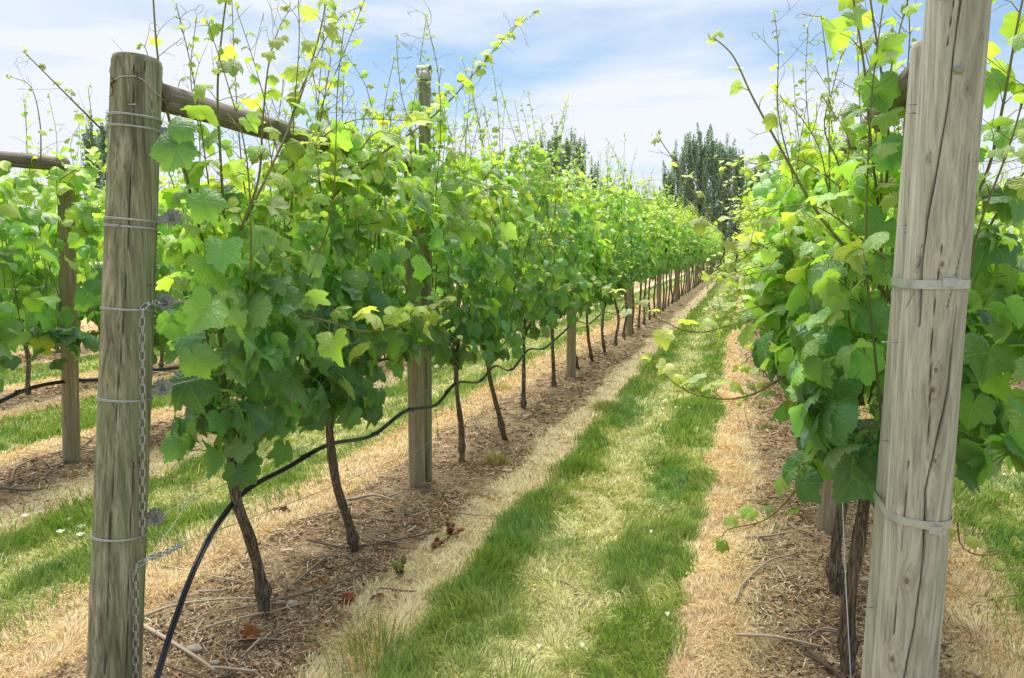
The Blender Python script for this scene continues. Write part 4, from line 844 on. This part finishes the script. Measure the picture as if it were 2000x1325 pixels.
# prototypes for the rest, copied with shared meshes
protos = []
first_far = []
def place_far(xr, yb, label, group, zt):
    global protos
    mid = yb < 16; pool = [p for p in protos if p[1] == mid]; need = 4
    if len(pool) < need:
        v_ = vine(label, group, xr, yb, .95, 1 if mid else 2, 500+len(protos), zb=.97, zt=2.22, tshift=.13, nleaf=330 if mid else 300, nshoot=8, nlat=6, hw=.37, size=(.08, .14) if mid else (.095, .16), htop=.42)
        protos.append((v_, mid)); v_.scale = (1, 1, zt/2.25); return v_
    src = pool[random.randrange(len(pool))][0]
    return copy_thing(src, (xr+random.uniform(-.03, .03), yb, float(gheight(np.array([xr]), np.array([yb]))[0])), label, group, zt/2.25, random.random() < .5)
random.seed(5)
for rn, ya, yb_, stp, gname, side in (('L', YL[-1]+.95, 82, .98, gL, 'left row'), ('R', 7.75, 82, .95, gR, 'right row'), ('LL', 7.1, 30, .98, gLL, 'second row to the left'), ('LLL', 4.6, 26, 1.0, 'grapevines of the third row to the left', 'third row to the left'), ('LLLL', 7.5, 26, 1.05, 'grapevines of the fourth row to the left', 'fourth row to the left'), ('RR', 8.0, 24, .98, 'grapevines of the far right row', 'far right row')):
    y = ya; q = 0; base_i = {'L': 9, 'R': 5}.get(rn)
    while y < yb_:
        zt = ztop_L(y) if rn == 'L' else float(np.interp(y, [4, 12, 22], [2.2, 2.45, 2.65]))
        if base_i is not None and base_i+q < 14: lb = ordn(base_i+q)+' grapevine of the '+side+(' counted back from the green-stained end post' if rn == 'L' else ' counted back from the paired grey posts'); gp = gname
        else: lb = 'distant grapevine far back in the '+side+', small and pressed between its neighbours'; gp = 'distant vines of the '+side
        if rn in ('LLL', 'LLLL', 'LL', 'RR'): lb = {'LL': 'grapevine farther back in the second row to the left, mostly hidden by the nearer row', 'LLL': 'grapevine of the third row to the left, only patches showing between nearer leaves', 'LLLL': 'grapevine of the fourth row to the left, a few leaves above the nearer rows', 'RR': 'grapevine farther back in the row beyond the right end posts'}[rn]; gp = 'hidden vines of the '+side
        place_far(ROWS[rn], y+random.uniform(-.07, .07), lb, gp, zt); y += stp; q += 1

# ------------------------------------------------------------------ shoots placed from the photograph (they belong to the nearest vines)
vines = [o for o in COL.objects if o.name.startswith('grapevine')]
def own(label_part): return next(o for o in vines if label_part in o['label'])
def hero(pts, owner, seed, r=(.0055, .0022), lsz=(.11, .03), t0=.8, node=.085, start=.0, dens=1.0, stemcol=None, tend=True):
    rs = np.random.RandomState(seed); P = resample(np.array(pts), len(pts)*7); g, s2 = shoot_geo(P, r[0], r[1], rs, lsz, t0, start, node, tendrils=tend, stemcol=stemcol, dens=dens)
    b_ = np.array(owner.location); o = g.build('shoot', M['stem'], owner, loc=b_); o.location = (0, 0, 0); lo = s2.build('shoot_leaves', o, 0, rs, b_); lo.location = (0, 0, 0)
v1, v2, v3 = own('gnarled grapevine nearest'), own('second grapevine from the green'), own('third grapevine of the left row'); rv1, rv2, rv3 = own('thick dark grapevine trunk right'), own('second dark grapevine'), own('third grapevine of the right row')
XP = lambda L_, X: [atX(x, y, X) for x, y in L_]
YP = lambda L_, Y: [atY(x, y, Y) for x, y in L_]
hero(XP([(438, 430), (430, 300), (425, 170), (434, 60), (446, -30)], -1.85), v1, 1, (.0055, .003), (.12, .09), .55, .11)
hero(XP([(395, 470), (360, 330), (330, 230), (308, 110), (298, -20)], -1.95), v1, 2, (.005, .003), (.08, .05), .75, .12, dens=.6)
hero(XP([(470, 450), (505, 350), (513, 240), (524, 130), (543, 60), (566, 18)], -1.8), v1, 3, (.0055, .0018), (.10, .03), .8, .09)
hero(XP([(480, 430), (560, 260), (600, 150), (628, 50), (642, -30)], -1.85), v2, 4, (.0055, .003), (.12, .06), .8, .10)
hero(XP([(560, 260), (590, 170), (640, 70), (672, 28), (710, 12)], -1.9), v2, 5, (.004, .0015), (.08, .03), .95, .09)
hero(XP([(610, 340), (625, 240), (645, 120), (655, 10)], -1.95), v2, 6, (.004, .002), (.08, .04), .9, .10)
hero(XP([(790, 420), (812, 300), (785, 190), (775, 90), (778, 75)], -1.95), v3, 7, (.0045, .0015), (.07, .02), .9, .10)
hero([atX(630, 405, -1.85), atX(720, 320, -1.78), atX(860, 215, -1.70), atX(955, 110, -1.62), atX(1005, 55, -1.6), atX(1048, 25, -1.58)], v2, 8, (.0065, .0018), (.13, .03), .8, .10, stemcol=(.16, .11, .06))
hero([atX(560, 610, -1.75), atX(640, 628, -1.62), (atX(720, 648, -1.58)), atX(800, 625, -1.55), atX(880, 590, -1.6)], v2, 9, (.004, .0018), (.13, .05), .75, .085, stemcol=(.30, .24, .08))
hero(XP([(700, 440), (790, 432), (880, 440), (985, 360)], -1.75), v3, 10, (.0035, .0014), (.09, .03), .85, .10)
hero(XP([(930, 400), (945, 300), (925, 200), (918, 150)], -1.95), own('fourth grapevine of the left'), 11, (.004, .0014), (.06, .02), 1.0, .09)
# right row
hero(YP([(1745, 590), (1690, 530), (1600, 420), (1530, 300), (1470, 190), (1432, 110), (1392, 72)], 2.85), rv1, 21, (.0075, .0022), (.12, .05), .75, .13, dens=.7)
hero(YP([(1600, 560), (1530, 500), (1440, 460), (1370, 400), (1320, 320), (1282, 262)], 3.3), rv2, 22, (.0045, .0018), (.10, .03), .95, .10)
hero(YP([(1570, 705), (1530, 735), (1475, 768), (1418, 780), (1350, 768), (1300, 735), (1262, 700)], 3.2), rv2, 23, (.0048, .0022), (.13, .05), .9, .10, dens=1)
hero(YP([(1600, 600), (1530, 610), (1440, 632), (1360, 650), (1300, 630), (1240, 600), (1190, 565)], 3.6), rv2, 24, (.0048, .0022), (.14, .05), .9, .10)
hero(YP([(1620, 830), (1585, 900), (1545, 970), (1490, 1018), (1420, 1035), (1408, 1062)], 3.2), rv2, 25, (.005, .002), (.11, .05), .5, .11)
hero(YP([(1715, 400), (1700, 270), (1690, 150), (1672, 30), (1660, -40)], 2.85), rv1, 26, (.005, .003), (.13, .07), .5, .09)
hero(YP([(1730, 380), (1735, 260), (1718, 120), (1700, 0), (1698, -40)], 2.9), rv1, 27, (.005, .003), (.12, .06), .55, .09)
hero(YP([(1640, 420), (1640, 330), (1610, 250), (1630, 160), (1645, 100)], 3.4), rv2, 28, (.0038, .0014), (.07, .02), 1.0, .09)
hero(YP([(1560, 420), (1545, 330), (1520, 220), (1520, 100), (1512, 20)], 3.6), rv2, 29, (.0038, .0014), (.06, .02), 1.0, .10)
hero(YP([(1880, 430), (1930, 330), (1960, 200), (1985, 60), (2010, -60)], 2.75), rv1, 30, (.0055, .003), (.15, .09), .5, .09)
hero(YP([(1890, 520), (1940, 430), (1990, 350), (2040, 300)], 2.8), rv1, 31, (.005, .003), (.15, .1), .6, .08)
hero(YP([(1870, 1020), (1880, 1070), (1930, 1085), (1985, 1065)], 3.3), rv1, 32, (.003, .0014), (.09, .03), .95, .10)
hero(YP([(1565, 600), (1500, 640), (1450, 560), (1420, 520)], 3.9), rv3, 33, (.003, .0014), (.08, .03), 1.0, .08)
# thin shoots against the sky at the far left
vl = own('thick dark trunk right of'); vl2 = own('leafy grapevine just left')
hero(XP([(205, 260), (150, 205), (95, 150), (45, 100)], -4.5), vl, 41, (.0075, .003), (.11, .03), 1.0, .16, stemcol=(.2, .13, .07))
hero(XP([(80, 330), (78, 240), (60, 170), (20, 150)], -4.7), vl2, 42, (.005, .002), (.06, .02), 1.1, .12, stemcol=(.2, .13, .07))
hero(XP([(175, 330), (180, 250), (172, 170)], -4.8), vl, 43, (.005, .002), (.06, .02), 1.1, .12)
# fill in big hanging leaves close to the end post and beside the right posts
def cluster(owner, pts, sz, seed, t=(.0, .4)):
    rs = np.random.RandomState(seed); S_ = LeafSet(); P = np.array(pts); n = len(P); e = norm(EYE-P)
    N_, T_, Z_, C_ = (e*.75+rs.randn(n, 3)*.28+np.array([0, 0, .35]), np.stack([rs.randn(n)*.35, rs.randn(n)*.35, -np.ones(n)], 1), np.array(sz)*np.exp(rs.randn(n)*.08), leaf_tint(rs.uniform(t[0], t[1], n), rs))
    b_ = np.array(owner.location)
    for k in range(n):
        S_ = LeafSet(); S_.add(P[k:k+1], N_[k:k+1], T_[k:k+1], Z_[k:k+1], C_[k:k+1]); o = S_.build('leaf', owner, 0, rs, b_); o.location = (0, 0, 0)
cluster(v1, XP([(405, 600), (500, 600), (395, 390), (435, 490), (520, 740), (380, 700), (470, 690), (560, 560), (345, 245), (345, 290), (520, 510), (600, 520)], -1.74), [.135, .14, .13, .12, .12, .135, .13, .12, .10, .11, .12, .12], 3, (.1, .55))
cluster(rv1, YP([(1630, 760), (1690, 700), (1620, 650), (1720, 440), (1650, 860), (1700, 610), (1730, 300), (1720, 170), (1560, 650), (1640, 590)], 2.8), [.15, .165, .14, .15, .13, .15, .14, .12, .13, .14], 4, (.05, .5))
cluster(rv1, YP([(1930, 690), (1940, 470), (1985, 560), (1960, 380), (1900, 790), (1975, 250), (1955, 740), (1990, 670), (1940, 150)], 2.75), [.17, .16, .15, .15, .14, .15, .14, .13, .14], 5, (.0, .6))

# ------------------------------------------------------------------ poplars
def poplar_mesh(seed, h, w, n=10500):
    rs = np.random.RandomState(seed); g = Geo(); P = [np.array([0, 0, -.3])]+[np.array([.12*rs.randn(), .12*rs.randn(), h*f]) for f in (.15, .35, .55, .75, .93)]
    g.add(*tube(resample(P, 20), np.linspace(.17, .02, 20), 8), tint=(.24, .21, .17)); C = []; A = []
    nl = 62
    for k in range(nl):
        z0 = h*(.13+.70*rs.rand()**.9); L = h*rs.uniform(.10, .24)*(1-.35*z0/h); az = rs.rand()*2*pi; o = rs.uniform(.10, .24); d = np.array([cos(az)*o, sin(az)*o, 1.]); d /= np.linalg.norm(d)
        off = np.array([cos(az), sin(az), 0])*w*.5*rs.uniform(.2, 1)*min(1, 1.5*(1-z0/h)+.25); a_ = np.array([0, 0, z0-L*.25]); m_ = a_+off*.8+[0, 0, L*.3]; e = m_+d*L
        g.add(*tube(resample([a_, m_, e], 7), np.linspace(.05, .01, 7), 4), tint=(.18, .15, .12)); C.append((m_, e))
    q = rs.randint(0, nl, n); u = rs.rand(n)[:, None]; c = np.array([C[i][0] for i in q])*(1-u)+np.array([C[i][1] for i in q])*u*1.05; sp_ = (.17*(1.05-u*.8))*w/1.8
    c = c+rs.randn(n, 3)*sp_*[1, 1, 1.2]; nn = norm(rs.randn(n, 3)+[0, 0, .3]); t = norm(np.cross(nn, rs.randn(n, 3))); b_ = np.cross(nn, t); s = rs.uniform(.045, .10, n)[:, None]
    V = np.stack([c-t*s, c-b_*s*.7, c+t*s, c+b_*s*.7], 1).reshape(-1, 3); F_ = np.arange(n)[:, None]*4+np.arange(4)[None]
    lc = np.array([.22, .31, .235])*np.exp(rs.randn(n, 1)*.28)*(1+.35*(rs.rand(n, 1) < .2)); return g, V, F_, np.repeat(lc, 4, axis=0)
M['poplar_leaf'] = mat_tint('poplar_leaf', .5, .25, .4); M['poplar_bark'] = mat_tint('poplar_bark', .85, 0, .2, .5, 8.0)
pop = []
tops = [(1112, 352, 60, .7), (1306, 322, 62, 1.0), (1326, 282, 66, 1.1), (1348, 258, 64, 1.2), (1372, 238, 68, 1.35), (1397, 256, 64, 1.2), (1420, 270, 69, 1.2), (1444, 288, 65, 1.1), (1466, 316, 70, 1.0), (1490, 308, 66, 1.0), (1515, 335, 70, .9),
        (1046, 272, 72, 1.0), (1064, 258, 70, 1.2), (1086, 252, 73, 1.2), (1108, 258, 70, 1.2), (1132, 264, 74, 1.1), (1160, 305, 70, .9), (176, 232, 62, 1.3), (200, 226, 64, 1.3), (222, 244, 62, 1.1)]
for k, (x, y, Y, w) in enumerate(tops):
    P = atY(x, y, Y); hgt = P[2]; where = 'in the right-hand clump on the horizon' if x > 1200 else ('in the clump above the middle of the left vine row' if x > 900 else 'behind the thick end post at far left')
    big = {(1372): 'tallest dark poplar, its crown highest in the right-hand clump on the horizon', 1306: 'short leftmost poplar of the right-hand clump on the horizon', 1515: 'rightmost low poplar of the right-hand clump, behind thin shoots', 1046: 'leftmost poplar of the clump above the middle of the left vine row', 1160: 'rightmost low poplar of the clump above the left vine row', 176: 'leftmost poplar behind the thick end post at far left', 1112: 'small nearer poplar below the clump above the left vine row'}
    lb = big.get(x, 'dark narrow upright poplar standing '+where); gp = 'poplars '+where
    root = empty('poplar_tree', (P[0], Y, 0)); tag(root, lb, 'tree', gp)
    if k < 4:
        g, V, F_, T_ = poplar_mesh(900+k, 12.5, 2.0); t_ = g.build('trunk', M['poplar_bark'], root); c_ = mesh_obj('crown', V, F_, M['poplar_leaf'], root, smooth=False, tint=T_); pop.append((t_, c_))
    else:
        for s_ in pop[k % 4]: c_ = s_.copy(); COL.objects.link(c_); c_.parent = root
    root.scale = (w*.72, w*.72, hgt/12.5); root.rotation_euler = (0, 0, k*1.7)

# ------------------------------------------------------------------ small things on the ground
def gpt(x, y, dz=0.0):
    p = atG(x, y); z = float(gheight(np.array([p[0]]), np.array([p[1]]))[0]); return atG(x, y, z)+[0, 0, dz]
rs = np.random.RandomState(12)
def stone(x, y, s, label, sc=(1, .8, .55)):
    c = gpt(x, y); n = 16; th, ph = np.meshgrid(np.linspace(0, pi, n), np.arange(2*n)*pi/n, indexing='ij'); d = np.stack([np.sin(th)*np.cos(ph), np.sin(th)*np.sin(ph), np.cos(th)], -1)
    r = 1+.35*(fbm(d[..., 0]*1.6+x, d[..., 1]*1.6+d[..., 2]*1.3, 95, 3)-.5); V = (d*r[..., None]*s*np.array(sc)).reshape(-1, 3); i, j = np.meshgrid(np.arange(n-1), np.arange(2*n), indexing='ij'); j2 = (j+1) % (2*n)
    o = mesh_obj('stone', V+c+[0, 0, s*.2], np.stack([i*2*n+j, (i+1)*2*n+j, (i+1)*2*n+j2, i*2*n+j2], -1).reshape(-1, 4), M['stone'], loc=c); tag(o, label, 'stone', 'stones lying on the mulch')
for a in ((572, 1182, .028, 'pale flat stone on the mulch right of the nearest vine trunk'), (607, 1155, .016, 'small round pale stone above the flat one near the nearest trunk'), (380, 1272, .034, 'buff stone half buried left of the drip hose foot'), (420, 1297, .018, 'small white stone at the bottom edge beside the drip hose'),
          (812, 947, .024, 'grey stone at the foot of the brown line post'), (1607, 1042, .016, 'pale pebble at the foot of the line post under the right row'), (1692, 1137, .03, 'pinkish stone left of the paired grey posts'), (725, 1000, .02, 'small brown stone on the mulch behind the second vine')): stone(*a)
def dead_leaf(x, y, s, col, label, up=.3):
    c = gpt(x, y, .012); S_ = LeafSet(); q = 3 if s > .055 else 1; P = c+rs.randn(q, 3)*[.02, .02, .006]
    S_.add(P, rs.randn(q, 3)*.45+[0, 0, 1], rs.randn(q, 3)*[1, 1, .1], np.full(q, s)*rs.uniform(.7, 1.1, q), np.array(col)*rs.uniform(.7, 1.2, (q, 1))); o = S_.build('fallen_leaf', None, 0, rs, c, 'dead_leaf'); tag(o, label, 'fallen leaf', 'dry fallen leaves')
R_, O_, B_ = (.30, .085, .05), (.42, .17, .06), (.20, .11, .06)
for a in ((492, 1240, .085, O_, 'curled orange-brown leaf left of the nearest trunk foot'), (545, 1003, .08, B_, 'brown shrivelled leaf on the dry grass behind the nearest trunk'), (582, 1050, .05, O_, 'small orange leaf on the mulch between the two nearest trunks'), (612, 1142, .06, O_, 'pale orange leaf above the flat stone'),
          (665, 1172, .07, R_, 'reddish leaf on the mulch beside the flat stone'), (748, 1170, .06, R_, 'dark red leaf at the edge of the mulch near the grass'), (865, 1280, .06, B_, 'brown leaf lying in the grass at the bottom of the picture'), (958, 975, .06, O_, 'orange leaf near the edge of the mulch beyond the line post'), (975, 968, .05, R_, 'red leaf behind the orange one beyond the line post'),
          (1495, 945, .05, O_, 'orange leaf on the mulch under the right row'), (1455, 992, .04, R_, 'small red leaf on the tan strip left of the right row'), (632, 1100, .04, O_, 'small tan leaf between mulch twigs near the second trunk'), (1228, 760, .05, R_, 'dark red leaf on the left mulch strip far back'), (330, 835, .09, (.40, .22, .10), 'large tan dead leaf hanging low right of the end post'), (1560, 800, .05, O_, 'rust coloured leaf under the right vines')): dead_leaf(*a)
def flower(x, y, s, label, grp, up=0.03):
    c = gpt(x, y); root = empty('flower', c); g = Geo(); g.add(*tube(resample([[0, 0, 0], [.004, 0, up*.6], [0, 0, up]], 6), .0012, 5), tint=(.1, .2, .04)); g.build('stalk', M['stem'], root)
    a = np.arange(20)*2*pi/20; V = [[0, 0, up-.006]]
    for f, z in ((.35, up), (.75, up+.008), (1, up+.010)): V += [[cos(t)*s*f*(1+.08*cos(5*t)), sin(t)*s*f*(1+.08*cos(5*t)), z+.003*cos(5*t)*f] for t in a]
    j = np.arange(20); j2 = (j+1) % 20; mesh_obj('petals', V, [np.stack([np.zeros(20, int), 1+j, 1+j2], 1)]+[np.vstack([np.stack([1+q*20+j, 1+(q+1)*20+j, 1+(q+1)*20+j2, 1+q*20+j2], 1) for q in (0, 1)])], M['petal'], root, tint=(.82, .82, .84))
    tag(root, label, 'flower', grp)
for (x, y, lb) in ((50, 1018, 'leftmost white bindweed flower in the grass left of the end post'), (76, 1012, 'white bindweed flower just right of the leftmost one'), (133, 1026, 'upper right white bindweed flower beside the end post'), (160, 1040, 'widest white bindweed flower nearest to the end post'), (119, 1050, 'lower middle white bindweed flower left of the end post'), (158, 1056, 'lowest white bindweed flower beside the end post')):
    flower(x, y, .021, lb, 'white bindweed flowers left of the end post')
for (x, y) in ((1282, 800), (1296, 788), (1300, 786), (1320, 800), (1346, 801), (1295, 803), (1403, 768), (1418, 742), (1411, 739), (1403, 738), (1340, 671), (1353, 672), (1391, 672), (1396, 677), (1416, 674), (1423, 577), (1404, 590), (1290, 780)): flower(x, y, .016, 'small white clover flower among others in the middle of the grass strip', 'white clover flowers in the middle of the grass strip', .02)
for (x, y, lb) in ((1303, 1218, 'white clover head at the right edge of the grass strip'), (1137, 1281, 'white clover head near the bottom of the grass strip'), (1052, 1283, 'white clover head at the bottom, left of the other one'), (1271, 1053, 'lone white clover head beside the dark green band'), (1960, 938, 'small white flower in the grass at the right edge')): flower(x, y, .010, lb, 'single clover heads in the grass', .04)
def tuft(x, y, n, h, sp, cols, label, name='grass_tuft', lean=.35):
    global rng
    c = gpt(x, y); P = c[:2]+rs.randn(n, 2)*sp; d = P-c[:2]; az = np.arctan2(d[:, 1], d[:, 0])+rs.randn(n)*.4; hh = h*rs.uniform(.5, 1.15, n); T_ = np.array(cols)[rs.randint(0, len(cols), n)]*np.exp(rs.randn(n, 1)*.2)
    V, Fs, T2 = blades(P, hh, np.full(n, .0035), lean+np.linalg.norm(d, axis=1)/sp*.18+.2*rs.rand(n), az, T_, .8); o = mesh_obj(name, V, Fs, M['grass'], tint=T2, loc=c); tag(o, label, 'grass tuft', 'separate grass tufts')
tan_ = (.52, .40, .2); grn = (.12, .22, .04); yg = (.25, .3, .07)
tuft(968, 905, 700, .10, .035, [tan_, yg, tan_], 'round tan grass tuft on the mulch beyond the brown line post')
tuft(1187, 800, 900, .13, .07, [yg, tan_, grn], 'large yellow-green tuft at the left edge of the grass strip')
tuft(1496, 838, 260, .06, .03, [grn, yg], 'small dark green tuft on the tan strip left of the right row'); tuft(1490, 790, 300, .07, .04, [tan_, yg], 'small tan tuft on the strip left of the right row'); tuft(975, 760, 260, .10, .06, [tan_, yg], 'tan tuft behind the left row, under the hose')
tuft(95, 1135, 900, .10, .07, [grn, (.08, .16, .03)], 'dark green tuft left of the foot of the green-stained post'); tuft(735, 1290, 420, .2, .09, [tan_, yg, grn], 'tall thin yellowish grass at the near left edge of the grass strip', lean=.2); tuft(1000, 1345, 60, .2, .05, [(.16, .3, .04)], 'few tall bright blades at the bottom of the grass strip', lean=.15)
tuft(1285, 660, 300, .15, .07, [tan_, yg], 'tall straw coloured tuft beside the far part of the grass strip', lean=.3)
def weed(x, y, h, n, red, label):
    c = gpt(x, y); root = empty('weed', c); g = Geo(); S_ = LeafSet(); 
    for k in range(n):
        tip = np.array([rs.randn()*.03, rs.randn()*.03, h*rs.uniform(.6, 1.1)]); P = resample([[0, 0, 0], tip*.5+rs.randn(3)*.006, tip], 8); g.add(*tube(P, np.linspace(.0025, .001, 8), 5), tint=(.28, .08, .06) if red else (.2, .25, .06))
        q = 9; pp = P[rs.randint(2, 8, q)]; S_.add(pp, rs.randn(q, 3)*.5+[0, 0, .8], rs.randn(q, 3)+[0, 0, .5], rs.uniform(.022, .04, q), np.where(rs.rand(q, 1) < red, [[.22, .05, .06]], [[.2, .3, .05]]))
    g.build('stem', M['stem'], root); S_.build('leaves', root, 1, rs, (0, 0, 0), 'leaf_far'); tag(root, label, 'weed', 'small weeds on the mulch')
weed(782, 1130, .13, 3, .45, 'small red and yellow-green weed at the edge of the mulch'); weed(880, 1050, .09, 4, .95, 'dark red leafy weed on the mulch near the grass strip'); weed(850, 1068, .05, 3, .9, 'low dark red weed left of the taller red one'); weed(855, 870, .28, 1, 0, 'young green sucker with broad leaves right of the slim tall pole')
def pruning(pts, r, label, grp, forks=0, px=True):
    r = r*1.35; P = [gpt(*q, .016+r) if px else q for q in pts]; P = resample(P, max(8, len(P)*5)); g = Geo(); n = len(P); cc = np.array([.36, .29, .22])*rs.uniform(.35, 1.7); V, Fs = tube(P, np.linspace(r, r*.55, n), 6); g.add(V, Fs, cc)
    for k in range(forks):
        b_ = P[rs.randint(2, n-2)]; d = np.array([rs.randn(), rs.randn(), .05+.12*rs.rand()]); d /= np.linalg.norm(d); g.add(*tube(resample([b_, b_+d*.05, b_+d*rs.uniform(.08, .2)+[0, 0, -.01]], 6), r*.55, 5), tint=cc)
    o = g.build('cane_cutting', M['twig'], loc=P[0]); tag(o, label, 'cane', grp)
gA = 'large dry canes lying on the mulch'
for pts, r, lb in (([(240, 1098), (330, 1115), (470, 1145)], .004, 'thin cane lying behind the chain foot'), ([(275, 1230), (330, 1262), (390, 1300), (420, 1322)], .007, 'thick dark cane crossing under the drip hose at the bottom left'), ([(275, 1215), (350, 1190), (470, 1178), (560, 1185)], .005, 'long grey cane lying left of the nearest trunk foot'), ([(575, 1150), (620, 1110), (655, 1085)], .005, 'pale straight cane pointing at the second vine foot'),
    ([(520, 1185), (600, 1165), (700, 1130), (735, 1108)], .004, 'grey cane running right from the nearest trunk foot'), ([(600, 1062), (680, 1078), (760, 1065), (860, 1045)], .005, 'pale cane under the second vine trunk'), ([(680, 985), (730, 975), (770, 985)], .008, 'dark bundle-like cane right of the second trunk'), ([(928, 818), (940, 850), (975, 870)], .006, 'pale curved cane beside the fourth vine'),
    ([(1262, 1145), (1240, 1175), (1120, 1170)], .0045, 'forked grey twig lying across the green band of the strip'), ([(1050, 1140), (1100, 1145), (1135, 1165)], .004, 'dark bent twig in the dry middle of the strip'), ([(1283, 920), (1310, 900)], .006, 'short pale stick in the grass strip'), ([(1438, 1180), (1450, 1150), (1500, 1105), (1550, 1090)], .005, 'long curved brown cane on the strip under the right row'),
    ([(1450, 1058), (1500, 1055), (1540, 1048)], .006, 'straight brown stick on the mulch left of the far right line post'), ([(1440, 1250), (1520, 1255), (1610, 1275)], .005, 'grey cane near the bottom under the right row'), ([(1580, 1285), (1630, 1325), (1650, 1345)], .007, 'thick cane at the bottom beside the right vine foot'), ([(20, 925), (60, 905), (110, 890), (190, 880)], .006, 'long pale cane on the mulch left of the slim grey post'),
    ([(20, 950), (35, 915), (75, 900), (100, 925), (60, 945)], .006, 'looped pale cane on the mulch at the far left'), ([(0, 960), (60, 965), (120, 955)], .007, 'pale cane at the left edge below the looped one'), ([(120, 900), (160, 880), (190, 850)], .006, 'curved cane at the foot of the slim grey post'), ([(295, 912), (310, 935), (385, 950)], .004, 'pale bent twig in the grass right of the end post'), ([(1890, 1190), (1930, 1180), (1990, 1170)], .005, 'grey cane right of the paired grey posts')):
    pruning(pts, r, lb, gA, forks=1 if r > .005 else 0)
random.seed(9)
for k in range(210):
    rn = rs.choice(['L', 'R', 'LL'], p=[.5, .28, .22]); y = 2.3*(5.0**rs.rand()); x = ROWS[rn]+rs.randn()*.2+(.12 if rn == 'L' else 0); az = rs.rand()*pi*2; L = rs.uniform(.08, .32); d = np.array([cos(az), sin(az)]); b_ = np.array([x, y]); pp = []
    for u in (0, .5, 1): q = b_+d*L*u+rs.randn(2)*.02*(u == .5); pp.append(np.array([q[0], q[1], float(gheight(np.array([q[0]]), np.array([q[1]]))[0])+.018]))
    pruning(pp, rs.uniform(.0018, .0045), 'short dry cane cutting scattered among many on the mulch under the vine rows', 'short cane cuttings scattered on the mulch', forks=int(rs.rand() < .3), px=False)
print('objects', len(COL.objects))
